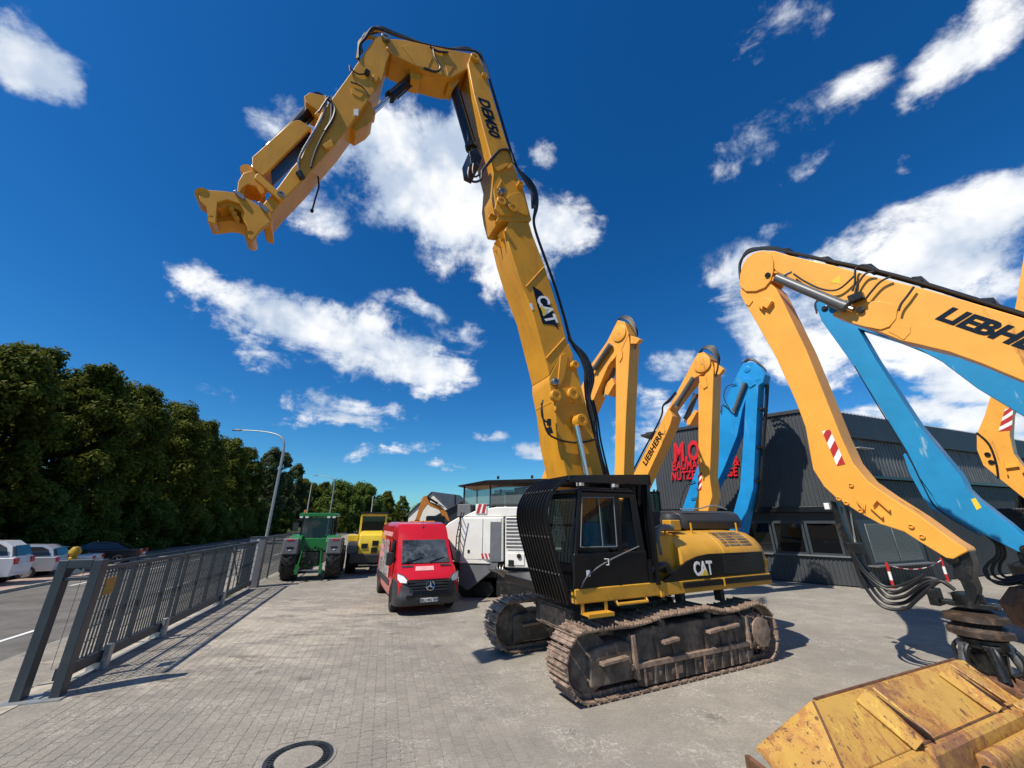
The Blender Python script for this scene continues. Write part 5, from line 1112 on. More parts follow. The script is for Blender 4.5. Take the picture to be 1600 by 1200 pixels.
# ================================================================ vehicles and other machines
class LF:
    def __init__(s, o, d): s.o = V((o[0], o[1], o[2] if len(o) > 2 else 0)); s.d = V((d[0], d[1], 0)).normalized(); s.l = V((-s.d.y, s.d.x, 0))
    def w(s, x, y, z): return s.o + s.d * x + s.l * y + up * z
    def box(s, b, x0, x1, y0, y1, z0, z1): return b.obox(s.w((x0 + x1) / 2, (y0 + y1) / 2, (z0 + z1) / 2), s.d * abs(x1 - x0) / 2, s.l * abs(y1 - y0) / 2, s.w(0, 0, abs(z1 - z0) / 2) - s.w(0, 0, 0))
    def side(s, b, pts, y0, y1): return b.prism([s.w(x, y0, z) for x, z in pts], s.l * (y1 - y0))
    def quad(s, b, pts, th):
        P = [s.w(*p) for p in pts]; n = (P[1] - P[0]).cross(P[2] - P[0]).normalized(); return b.prism(P, n * th)
def wheel(f, x, y, r, w, root, out, rimr=.62, mt='tyre', rim='lgrey', lugs=0):
    c = f.w(x, y, r); a = f.l * out; h = w / 2
    b = MB(); b.lathe(c, a, [(r * rimr, -h), (r * .93, -h), (r, -h * .7), (r, h * .7), (r * .93, h), (r * rimr, h), (r * rimr, h * .5), (r * rimr, -h * .8)], 32)
    if lugs:
        for i in range(lugs):
            for sgn_ in (-1, 1):
                t = 2 * math.pi * (i + (.5 if sgn_ > 0 else 0)) / lugs; d1 = f.d * math.cos(t) + up * math.sin(t); t2 = t + .22; d2 = f.d * math.cos(t2) + up * math.sin(t2)
                p, q = c + d1 * r * .99 + a * sgn_ * h * .98, c + d2 * r * .99 + a * sgn_ * h * .02; m_ = (p + q) / 2; dd = (d1 + d2).normalized(); e = (q - p); b.obox(m_, e / 2, dd * r * .045, e.cross(dd).normalized() * .03)
    o = b.build('wheel', M[mt], root)
    b = MB(); b.lathe(c, a, [(r * rimr, h * .45), (r * rimr * .92, h * .75), (r * rimr * .85, h * .5), (r * .3, h * .62), (r * .22, h * .8), (.001, h * .8)], 24)
    if not lugs:
        for i in range(5):
            t = 2 * math.pi * i / 5; dd = f.d * math.cos(t) + up * math.sin(t); ee = f.d * -math.sin(t) + up * math.cos(t); b.obox(c + dd * r * rimr * .55 + a * h * .74, dd * r * rimr * .36, ee * r * .07, a * h * .1)
    b.build('rim', M[rim], o); return o
# ---- red van
fl, fr2 = gz(612, 955), gz(592, 925); vd = (fl - fr2); vd.z = 0; vd.normalize()
vl = V((-vd.y, vd.x, 0))
vo = fl - vd * .0 + vl * .93  # front axle middle, the seen wheel is the right-hand one
VF = LF(vo - vd * 4.72, vd)    # origin: rear bumper
van = thing('delivery_van', VF.w(2.9, 0, 0), 'red high-roof delivery van with grey bumper parked facing the camera', 'van')
def vsec(x, zb, zs, zt, hw, top):
    """closed cross-section: sill, waist, shoulder, roof"""
    pts = [(hw * .96, zb), (hw, zb + .12), (hw, zs * .62), (hw * .985, zs), (hw * (top + .06), zt - .22), (hw * top, zt - .06), (hw * (top - .1), zt)]
    return [VF.w(x, y, z) for y, z in pts] + [VF.w(x, -y, z) for y, z in reversed(pts)]
W2_ = 1.0
rg = [vsec(0.0, .42, 1.3, 2.56, W2_ * .97, .86), vsec(.06, .36, 1.3, 2.62, W2_, .87), vsec(1.5, .34, 1.3, 2.66, W2_, .87), vsec(3.6, .34, 1.3, 2.66, W2_, .87), vsec(3.95, .34, 1.3, 2.6, W2_, .86)]
b = MB(); b.loft(rg); vb = b.build('body', M['red'], van, smooth=45)
def vfront(x, zt, hw, top):
    pts = [(hw * .97, .34), (hw, .46), (hw, .8), (hw, min(1.25, zt - .12)), (hw * (1 + top) / 2, (zt + min(1.25, zt - .12)) / 2 + .02), (hw * top, zt - .03), (hw * (top - .1), zt)]
    return [VF.w(x, y, z) for y, z in pts] + [VF.w(x, -y, z) for y, z in reversed(pts)]
b = MB(); b.loft([vfront(3.951, 2.6, 1.0, .86), vfront(4.15, 2.46, 1.0, .86), vfront(4.40, 2.10, 1.0, .88), vfront(4.98, 1.36, .99, .93), vfront(5.35, 1.18, .97, .92), vfront(5.55, 1.04, .94, .9), vfront(5.63, .94, .9, .9)]); b.build('front_body', M['red'], van, smooth=40)
b = MB(); VF.quad(b, [(4.985, .80, 1.39), (4.985, -.80, 1.39), (4.43, -.74, 2.08), (4.43, .74, 2.08)], .02); ws = b.build('windscreen', material('painted_reflection_windscreen', (.045, .055, .062), .12, 0, .75, 1.6, (.16, .18, .19), .5, 2.5, .5, .65, spec=.7), van, smooth=False)  # pale mottling in the colour stands in for reflected sky streaks
b = MB()
for y0 in (.1, -.65): b.cyl(VF.w(5.0, y0, 1.42), VF.w(4.87, y0 + .55, 1.54), .012, 6)
b.build('wiper', M['black'], ws)
for s in (1, -1):
    b = MB(); pts = [(4.75, 1.42), (4.2, 2.08), (3.6, 2.1), (3.55, 1.38)]; P = [VF.w(x, s * (1.004 if z < 1.5 else .935), z) for x, z in pts]; b.prism(P, VF.l * s * .012); b.build('side_window', M['dglass'], van, smooth=False)
    b = MB(); VF.box(b, 4.62, 4.78, s * 1.06, s * 1.26, 1.34, 1.72); VF.box(b, 4.64, 4.72, s * .98, s * 1.1, 1.4, 1.48); b.build('mirror', M['dgrey'], van, bevel=.03)
    b = MB(); VF.box(b, .1, 3.9, s * .99, s * 1.02, .62, .80); b.build('side_moulding', M['dgrey'], van, bevel=.01)
    P = [(5.43, s * .95, .93), (5.40, s * .955, 1.11), (5.56, s * .74, 1.03), (5.68, s * .62, .90), (5.66, s * .64, .80), (5.55, s * .86, .82)]
    c_ = sum((VF.w(*p) for p in P), V()) / 6; nn_ = (VF.d * .7 + VF.l * s * .6 + up * .35).normalized()
    b = MB(); b.prism([VF.w(*p) - nn_ * .02 + up * .05 for p in P], nn_ * .09); hd = b.build('headlight', M['dgrey'], van, bevel=.01)
    b = MB(); b.prism([c_ + (VF.w(*p) - c_) * .80 + nn_ * .068 + up * .05 for p in P], nn_ * .010); b.build('lens', M['lamp'], hd)
    for x in (4.72, 1.06): wheel(VF, x, s * .9, .345, .24, van, s, .6, 'tyre', 'mgrey')
    for x in (4.72, 1.06):
        b = MB(); pr = [(x + .44 * math.cos(t), .36 + .44 * math.sin(t)) for t in [math.pi * i / 12 for i in range(13)]] + [(x + .36 * math.cos(t), .36 + .36 * math.sin(t)) for t in [math.pi * (12 - i) / 12 for i in range(13)]]
        VF.side(b, pr, s * 1.003, s * 1.02); b.build('wheel_arch', M['dgrey'], van)
b = MB()
prof_ = [(5.30, .26), (5.70, .27), (5.79, .42), (5.78, .54), (5.74, .60), (5.72, .76), (5.66, .93), (5.3, .96)]
rings = []
for y, dx_ in ((1.02, -.62), (1.02, -.32), (.97, -.17), (.8, -.05), (.4, 0), (-.4, 0), (-.8, -.05), (-.97, -.17), (-1.02, -.32), (-1.02, -.62)): rings.append([VF.w(x + dx_, y, z) for x, z in prof_])
b.loft(rings); b.build('bumper', M['dgrey'], van, smooth=40, bevel=.01)
b = MB(); VF.quad(b, [(5.72, .58, .62), (5.72, -.58, .62), (5.66, -.66, .98), (5.66, .66, .98)], .05); gr = b.build('grille', M['black'], van, bevel=.01)
for i in range(4):
    z = .68 + i * .078; b = MB(); VF.box(b, 5.74 - i * .014, 5.79 - i * .014, -.58 - i * .02, .58 + i * .02, z, z + .03); b.build('grille_bar', M['dgrey'], gr)
b = MB(); VF.box(b, 5.74, 5.785, -.7, .7, .50, .57); b.build('lower_intake', M['black'], van)
cs = VF.w(5.83, 0, .82); b = MB()
n_ = (VF.d + up * .22).normalized(); x_, y_, _ = basis(n_); ringp = [cs + (x_ * math.cos(t) + y_ * math.sin(t)) * .125 for t in [2 * math.pi * i / 28 for i in range(29)]]; b.tube(ringp, .013, 6)
for t in (math.pi / 2, math.pi / 2 + 2.094, math.pi / 2 + 4.189):
    uz = (up - n_ * up.dot(n_)).normalized(); ux = uz.cross(n_); e = cs + (ux * math.cos(t) + uz * math.sin(t)) * .12; b.tube([cs, e], [.028, .006], 4)
b.build('emblem', M['chrome'], gr)
b = MB(); VF.box(b, 5.785, 5.80, -.27, .27, .37, .48); pt = b.build('number_plate', M['pwhite'], van)
text('plate_text', 'ELS MQ 854', M['black'], pt, VF.w(5.803, -.235, .392), VF.l, up, .098, .001, .012)
b = MB(); VF.box(b, 5.8015, 5.8025, -.268, -.24, .372, .478); b.build('plate_band', M['carblack'], pt)
for s in (1, -1):
    b = MB(); VF.quad(b, [(5.16, s * .8, 1.285), (5.08, s * .8, 1.335), (5.08, s * .45, 1.345), (5.16, s * .45, 1.295)], .012); b.build('hood_vent', M['dgrey'], van)
b = MB(); VF.quad(b, [(5.34, -.4, 1.195), (5.34, .2, 1.195), (5.14, .22, 1.30), (5.14, -.36, 1.30)], .006); b.build('hood_decal', material('faded_pink', (.72, .36, .36), .4), van, smooth=False)
b = MB(); b.cyl(VF.w(4.1, 0, 2.46), VF.w(4.06, 0, 2.72), .008, 5); b.lathe(VF.w(4.12, 0, 2.46), up, [(.05, 0), (.03, .05), (.001, .06)], 10); b.build('aerial', M['black'], van)
def collage(name):
    m = bpy.data.materials.new(name); m.use_nodes = True; t = m.node_tree; g = NG(t); b = t.nodes['Principled BSDF']; P = g.n('ShaderNodeNewGeometry').outputs['Position']
    n = g.noise(P, 5.5, 6, .7, 0, 1.2); n2 = g.noise(P, 3.1, 4, .6, 0, .6); c = g.mix(g.ss(n, .42, .58), (.07, .07, .075), (.55, .55, .54)); c = g.mix(g.ss(n2, .57, .62), c, (.5, .03, .05)); g.l(c, b.inputs['Base Color']); b.inputs['Roughness'].default_value = .3; return m
M['collage'] = collage('machine_print')
b = MB(); VF.side(b, [(.5, .82), (3.2, .82), (3.45, 1.3), (3.2, 2.05), (.7, 2.0)], -1.012, -1.016)
vs_ = b.build('side_print', M['collage'], van, smooth=False)
M['pinkp'] = material('pink_print', (.66, .30, .30), .4)
for x0, x1, z0, z1 in ((.7, 1.9, 1.35, 1.55), (.7, 1.7, 1.62, 1.8), (3.3, 3.75, .85, 1.2)):
    b = MB(); VF.side(b, [(x0, z0), (x1, z0), (x1, z1), (x0, z1)], -1.018, -1.022); b.build('print_block', M['pinkp'], vs_, smooth=False)
b = MB(); P = [VF.w(x, -y, z) for x, y, z in ((.6, .955, 2.16), (3.4, .955, 2.16), (3.4, .915, 2.36), (.6, .915, 2.36))]; b.prism(P, -VF.l * .012); b.build('roof_print', M['pinkp'], vs_, smooth=False)
b = MB(); P = [VF.w(x, y, z) for x, y, z in ((.6, .955, 2.16), (3.4, .955, 2.16), (3.4, .915, 2.36), (.6, .915, 2.36))]; b.prism(P, VF.l * .012); b.build('roof_print', M['pinkp'], vs_, smooth=False)

# ---- green tractor from behind
TF = LF(((gz(458, 905) + gz(512, 904)) / 2), RD)
tr = thing('farm_tractor', TF.o, 'green farm tractor with grey fender boxes seen from behind', 'tractor')
G_ = M['jgreen']
for s in (1, -1):
    wheel(TF, 0, s * .98, .93, .62, tr, s, .55, 'tyre', 'yel', 20); wheel(TF, 2.9, s * .95, .68, .5, tr, s, .55, 'tyre', 'yel', 18)
    b = MB(); TF.box(b, -.98, -.45, s * .62, s * 1.32, 1.18, 1.92); b.build('fender_box', M['mgrey'], tr, bevel=.07)
    b = MB(); TF.side(b, [(-.95, 1.7), (-.8, 1.98), (-.2, 2.08), (.5, 2.0), (.8, 1.7), (.6, 1.75), (0, 1.9)], s * .55, s * 1.1); fd = b.build('fender', G_, tr, bevel=.03)
    b = MB(); TF.box(b, -.995, -.94, s * .85, s * 1.15, 1.8, 1.86); b.build('tail_lamp', M['tail'], fd)
    b = MB(); TF.box(b, -.995, -.975, s * .82, s * 1.12, 1.45, 1.53); b.build('recess', M['black'], tr, bevel=.01); b = MB(); TF.box(b, -.995, -.98, s * .93, s * 1.02, 1.36, 1.40); b.build('badge', M['pwhite'], tr)
    b = MB(); b.tube([TF.w(-.5, s * .45, .65), TF.w(-1.15, s * .5, .55)], .05, 8); b.cyl(TF.w(-1.1, s * .5, .55), TF.w(-1.0, s * .42, 1.35), .035, 8); TF.box(b, -1.2, -1.08, s * .44, s * .58, .35, .75); b.build('lift_arm', G_, tr)
b = MB(); TF.box(b, -.5, 3.2, -.35, .35, .6, 1.2); TF.box(b, -.55, -.2, -.75, .75, 1.3, 1.9); b.build('chassis', G_, tr, bevel=.04)
b = MB(); TF.box(b, 1.4, 3.9, -.45, .45, 1.2, 1.95); b.build('hood', G_, tr, bevel=.12)
b = MB(); TF.box(b, -.75, -.5, -.3, .3, .7, 1.25); b.cyl(TF.w(-.75, 0, .85), TF.w(-1.05, 0, .8), .06, 8); TF.box(b, -.9, -.6, -.12, .12, .45, .65)
for i in range(6): TF.box(b, -.72, -.6, -.42 + i * .15, -.34 + i * .15, 1.3 + .05 * (i % 3), 1.42 + .05 * (i % 3))
b.build('hitch', M['gun'], tr, bevel=.01)
b = MB(); b.cyl(TF.w(-1.12, -.62, .5), TF.w(-1.12, .62, .5), .03, 8); b.build('cross_bar', M['steel'], tr)
b = MB()
for x, y in ((-.45, .72), (-.45, -.72), (.45, .8), (.45, -.8), (1.3, .62), (1.3, -.62)): b.cyl(TF.w(x, y, 1.7), TF.w(x * .9, y * .95, 2.9), .045, 6)
TF.box(b, -.4, 1.3, -.7, .7, 1.25, 1.75); cb = b.build('cab', M['black'], tr)
b = MB(); TF.quad(b, [(-.47, .68, 1.8), (-.47, -.68, 1.8), (-.43, -.66, 2.86), (-.43, .66, 2.86)], .01)
for s in (1, -1): TF.quad(b, [(-.4, s * .75, 1.75), (1.25, s * .66, 1.75), (1.2, s * .62, 2.86), (-.4, s * .7, 2.86)], .01)
b.build('cab_glass', M['glass'], cb, smooth=False)
b = MB(); TF.box(b, .2, .5, -.3, .3, 1.8, 2.4); b.build('seat', M['seat'], cb, bevel=.05)
b = MB(); b.loft([[TF.w(x, y * k, z) for x, y in ((-.75, -.85), (1.45, -.8), (1.45, .8), (-.75, .85))] for z, k in ((2.9, .97), (2.93, 1.02), (3.03, 1.02), (3.08, .9))]); rf_ = b.build('roof', G_, cb, bevel=.03)
for y in (-.75, -.5, .5, .75):
    b = MB(); TF.box(b, -.79, -.74, y - .07, y + .07, 2.84, 2.92); b.build('work_lamp', M['lamp'], rf_)
b = MB(); b.lathe(TF.w(-.3, .7, 3.08), up, [(.05, 0), (.06, .12), (.001, .16)], 12); b.build('beacon', M['amber'], rf_)
b = MB(); b.tube([TF.w(1.1, .8, 2.75), TF.w(1.0, 1.25, 2.75), TF.w(1.0, 1.25, 2.6)], .02, 6); TF.box(b, .96, 1.02, 1.13, 1.38, 2.2, 2.62); b.build('mirror', M['dgrey'], tr)
b = MB(); b.cyl(TF.w(1.5, -.6, 1.9), TF.w(1.5, -.6, 3.0), .06, 10); b.build('exhaust', M['gun'], tr)

# ---- yellow wheel loader from behind
c_ = gz(578, 896); KF = LF((c_.x - .30, c_.y + .5, 0), RD)
ld = thing('wheel_loader', KF.o, 'yellow wheel loader with black counterweight parked between tractor and red van', 'loader')
for s in (1, -1):
    wheel(KF, .3, s * .95, .7, .5, ld, s, .5, 'tyre', 'yel', 16); wheel(KF, 3.0, s * .95, .7, .5, ld, s, .5, 'tyre', 'yel', 16)
    b = MB(); KF.side(b, [(-.55, 1.0), (-.5, 1.42), (-.1, 1.58), (.6, 1.58), (1.0, 1.35), (.6, 1.48), (0, 1.48), (-.35, 1.3)], s * .65, s * 1.22); b.build('fender', M['mgrey'], ld, bevel=.03)
b = MB(); KF.side(b, [(-1.0, .95), (-1.05, 1.5), (-.9, 2.0), (.2, 2.15), (1.1, 2.15), (1.1, .9)], -.62, .62); hd_ = b.build('engine_hood', M['yel'], ld, bevel=.09)
for y, z, hh in ((-.25, 1.55, .13), (.3, 1.42, .12), (-.22, 1.2, .13)):
    b = MB(); KF.box(b, -1.06, -1.0, y - .16, y + .16, z - hh, z + hh); b.build('grille', M['black'], hd_)
b = MB(); KF.side(b, [(-1.1, .55), (-1.15, 1.0), (-.9, 1.02), (.1, .95), (.1, .5)], -1.0, 1.0); b.build('counterweight', M['dgrey'], ld, bevel=.05)
b = MB(); KF.box(b, -.2, 3.4, -.4, .4, .55, 1.0); b.build('chassis', M['dgrey'], ld)
b = MB()
for x, y in ((.9, .7), (.9, -.7), (2.2, .65), (2.2, -.65)): KF.box(b, x - .06, x + .06, y - .06, y + .06, 1.7, 3.0)
KF.box(b, .8, 2.3, -.75, .75, 2.98, 3.12); KF.box(b, .85, 2.25, -.7, .7, 1.3, 1.85); cb = b.build('cab', M['yel'], ld, bevel=.02)
b = MB(); KF.quad(b, [(.88, .66, 1.85), (.88, -.66, 1.85), (.88, -.66, 2.96), (.88, .66, 2.96)], .01)
for s in (1, -1): KF.quad(b, [(.95, s * .72, 1.85), (2.15, s * .68, 1.85), (2.15, s * .68, 2.96), (.95, s * .72, 2.96)], .01)
b.build('cab_glass', M['dglass'], cb, smooth=False)
b = MB(); KF.side(b, [(.7, 3.1), (2.4, 3.1), (2.4, 3.2), (.7, 3.2)], -.8, .8); b.build('roof', M['black'], cb, bevel=.03)
for s in (1, -1):
    b = MB(); KF.side(b, [(2.4, 1.2), (3.2, 1.9), (4.2, .6), (4.0, .5), (3.2, 1.6), (2.5, 1.0)], s * .45, s * .6); b.build('lift_arm', M['yel'], ld, bevel=.03)
b = MB(); KF.side(b, [(4.1, .1), (5.1, .05), (5.1, .12), (4.6, .5), (4.5, 1.2), (4.2, 1.3), (4.1, .7)], -1.3, 1.3); b.build('bucket', M['dgrey'], ld, bevel=.03)
b = MB(); KF.box(b, .2, .9, .72, 1.3, 1.6, 1.95); b.build('step_box', M['yel'], ld, bevel=.04)
for i in range(3):
    b = MB(); KF.box(b, .9, 1.4, 1.0, 1.3, .5 + i * .3, .54 + i * .3); b.build('step', M['lgrey'], ld)

# ---- white milling machine behind the cab
WO = gz(722, 938); WF = LF((WO.x + .0, WO.y + .3, 0), (-.98, .20))
_w = WF.w
class WFc(LF):
    def w(s, x, y, z): return s.o + s.d * x + s.l * y + up * (z * .89)
WF = WFc(WF.o, WF.d)
wm = thing('milling_machine', WF.o, 'white road milling machine with canopy standing behind the caged cab', 'machine')
Wh = M['white']
# x forward = picture left, y left = towards the camera
def wbox(n, x0, x1, y0, y1, z0, z1, mt, bev=.03, par=None): b = MB(); WF.box(b, x0, x1, y0, y1, z0, z1); return b.build(n, M[mt], par or wm, bevel=bev)
b = MB(); WF.side(b, [(.95, 1.5), (1.15, 1.65), (1.15, 2.6), (.85, 2.95), (.35, 3.25), (.32, 1.5)], -2.3, -.35); b.build('nose', Wh, wm, bevel=.05)
mb2 = wbox('main_body', -1.5, .2, -2.3, 0, 1.42, 3.2, 'white', .04)
b = MB(); WF.side(b, [(.2, 3.21), (-1.6, 3.21), (-3.2, 3.3), (-3.2, 3.62), (-1.2, 3.62), (-.3, 3.45)], -2.2, -.12); b.build('top_cover', Wh, wm, bevel=.04)
for x0, x1 in ((-.69, .17), (-1.42, -.73)): wbox('side_door', x0, x1, .002, .03, 1.5, 3.15, 'white', .01, mb2)
wbox('recess_panel', -1.40, -1.0, .032, .05, 1.5, 3.0, 'mgrey', .005, mb2)
b = MB()
for i in range(4): WF.quad(b, [(-.72 - i * .14, .034, 1.52), (-.79 - i * .14, .034, 1.52), (-.72 - i * .14, .034, 1.74), (-.65 - i * .14, .034, 1.74)], .004)
b.build('hazard_stripe', M['mred'], mb2, smooth=False)
wbox('handle', -.12, -.2, .031, .05, 1.75, 1.87, 'gun', .005, mb2)
rear = wbox('rear_body', -4.6, -1.56, -2.3, -.06, 1.2, 3.2, 'white', .04)
for i in range(9):
    z = 1.95 + i * .14; b = MB(); WF.quad(b, [(-1.62, -.03, z), (-2.25, -.03, z), (-2.25, .03, z + .1), (-1.62, .03, z + .1)], .015); b.build('louver_slat', M['lgrey'], rear)
wbox('control_panel', -1.65, -2.3, -.058, -.03, 1.3, 1.75, 'white', .01, rear); wbox('socket', -1.7, -1.9, -.028, .0, 1.25, 1.5, 'gun', .01, rear)
b = MB(); b.lathe(WF.w(-2.1, -.04, 1.65), WF.l, [(.09, 0), (.08, .06), (.03, .07)], 14); b.build('filler_cap', M['gun'], rear)
b = MB(); WF.side(b, [(.18, 1.6), (.22, .55), (-.15, .3), (-1.3, 1.25), (-1.3, 1.4), (-.5, 1.42)], -1.8, -.02); b.build('chute_plate', M['mgrey'], wm, bevel=.02)
b = MB(); WF.side(b, [(.2, 1.6), (.2, 1.35), (-1.0, 1.35), (-.8, 1.45)], -.01, .02); b.build('chute_trim', Wh, wm)
wbox('chassis', -4.8, .6, -2.0, -.35, .75, 1.35, 'gun', .03); wbox('drum_housing', -3.2, -1.2, -2.25, -.15, .12, 1.1, 'gun', .05)
for x in (-.35, -4.0):
    for y in (-.5, -1.9):
        b = MB(); WF.side(b, [(x + .75, .3), (x + .6, .62), (x - .6, .62), (x - .75, .3), (x - .55, .03), (x + .55, .03)], y - .17, y + .17); b.build('crawler', M['gun'], wm, bevel=.04)
        b = MB(); b.cyl(WF.w(x, y, .5), WF.w(x, y, 1.3), .14, 14); b.build('leg_column', M['steel'], wm)
b = MB()
for y in (-.02, .28):
    b.tube([WF.w(.28, y, 1.5), WF.w(.26, y, 2.4), WF.w(.1, y, 3.4)], .022, 6)
for i in range(7): b.cyl(WF.w(.27 - max(0, i - 3) * .03, -.02, 1.6 + i * .27), WF.w(.27 - max(0, i - 3) * .03, .28, 1.6 + i * .27), .018, 6)
b.build('ladder', M['gun'], wm)
b = MB()
for i in range(5): b.tube(sag(WF.w(.3, -.3, 3.2 - i * .25), WF.w(.25, -.1, 1.3 + .1 * i), -.1, 8, (.05, -.05, 0)), .03, 6)
b.build('hose_bundle', M['rubber'], wm)
b = MB()
for i in range(6): b.tube(smoothpath([WF.w(-.9 - i * .12, -.1, 1.3), WF.w(-1.0 - i * .1, .05, 1.15), WF.w(-1.3 - i * .08, -.05, 1.0), WF.w(-1.5, -.2, .8)], 3), .03, 6)
b.build('hose_loop', M['steel'], wm)
wbox('operator_panel', -.1, .45, -1.2, -.2, 3.22, 3.75, 'mgrey', .02); 
b = MB(); WF.quad(b, [(-.35, -.10, 3.35), (-.8, -.10, 3.35), (-.8, -.10, 3.75), (-.35, -.10, 3.75)], .02); hz_ = b.build('warning_board', M['pwhite'], wm)
for i in range(2): b = MB(); WF.quad(b, [(-.38 - i * .22, -.075, 3.36), (-.5 - i * .22, -.075, 3.36), (-.6 - i * .2, -.075, 3.74), (-.48 - i * .2, -.075, 3.74)], .004); b.build('red_stripe', M['mred'], hz_, smooth=False)
# platform canopy with screens
can = MB()
for x in (.2, -.9, -3.3):
    for y in (-.25, -2.1): WF.box(can, x - .03, x + .03, y - .03, y + .03, 3.2, 4.56)
cno = can.build('canopy_post', M['dgrey'], wm)
b = MB(); b.loft([[WF.w(x, y, z) for x, y, z in ((.35, .0, 4.5), (-.8, .02, 4.66), (-3.55, .02, 4.68), (-3.55, -2.35, 4.68), (-.8, -2.35, 4.66), (.35, -2.35, 4.5))], [WF.w(x, y, z) for x, y, z in ((.4, .05, 4.55), (-.8, .07, 4.76), (-3.6, .07, 4.78), (-3.6, -2.4, 4.78), (-.8, -2.4, 4.76), (.4, -2.4, 4.55))]]); b.build('canopy_roof', M['dgrey'], wm)
b = MB(); WF.box(b, -.94, -3.25, -.24, -.23, 3.75, 4.5); WF.box(b, .16, -.86, -.24, -.23, 3.75, 4.4); WF.box(b, -.6, -3.25, -2.1, -2.09, 3.75, 4.5); b.build('canopy_screen', M['clear'], wm, smooth=False)
wbox('screen_rail', .18, -3.3, -.27, -.21, 3.66, 3.74, 'dgrey', .01)
wbox('operator_seat', -1.9, -1.4, -1.3, -.8, 3.65, 4.3, 'seat', .05); wbox('operator_console', -1.2, -.9, -1.5, -.4, 3.6, 4.2, 'dgrey', .03)
for x in (-1.2, -2.6, -3.3):
    b = MB(); b.lathe(WF.w(x, -.3, 4.84), up, [(.05, 0), (.06, .1), (.001, .14)], 10); b.build('roof_beacon', M['dgrey'], wm)

# ---- small orange excavator far behind and the orange light bar
p0 = at(690, 836, 34); OF = LF((p0.x, p0.y, 0), (-1, -.15))
oe = thing('small_excavator', OF.o, 'small orange excavator with raised arm behind the red van', 'excavator')
M['oran'] = material('dull_orange', (.55, .20, .03), .5, 0, .1, 3, (.15, .08, .03), .5, 3, .5, .7)
pO = Plane((p0.x, p0.y, 0), (-1, -.15))
arm(pO, [(672, 780), (665, 775), (659, 779), (656, 790), (648, 815), (653, 817), (661, 797), (668, 788), (672, 790)], .18, M['oran'], oe, 'stick', .02)
arm(pO, [(660, 776), (666, 774), (672, 784), (688, 790), (698, 800), (703, 815), (694, 812), (686, 797), (672, 791)], .2, M['oran'], oe, 'boom', .02)
pcyl(pO, (668, 777), (694, 793), .09, .6, .3, oe, 'black')
b = MB(); OF.box(b, -2.2, 1.2, -1.2, 1.2, 1.0, 2.2); b.build('house', M['oran'], oe, bevel=.1)
b = MB(); OF.box(b, -2.0, 2.0, -1.3, 1.3, .05, .8); b.build('undercarriage', M['dgrey'], oe, bevel=.1)
b = MB(); OF.box(b, -.2, 1.3, .1, 1.1, 1.8, 3.1); b.build('cab', M['black'], oe, bevel=.1)
b = MB(); b.prism([pO.px(x, y, .2) for x, y in ((648, 812), (655, 812), (656, 828), (644, 828))], -pO.n * .5); b.build('bucket', M['gun'], oe, bevel=.03)
p1 = at(660, 818, 20); bt = thing('orange_light_bar', (p1.x, p1.y, 0), 'orange beacon board rising behind the red van roof', 'beacon')
b = MB(); b.box(p1 + V((-.6, -.1, -.1)), p1 + V((.6, .1, .12))); b.build('board', M['amber'], bt, bevel=.02)
b = MB(); b.box(V((p1.x - .05, p1.y - .05, 0)), V((p1.x + .05, p1.y + .05, p1.z - .1))); b.box(V((p1.x - .7, p1.y - .5, 0)), V((p1.x + .7, p1.y + .5, .5))); b.build('trailer_post', M['gun'], bt)

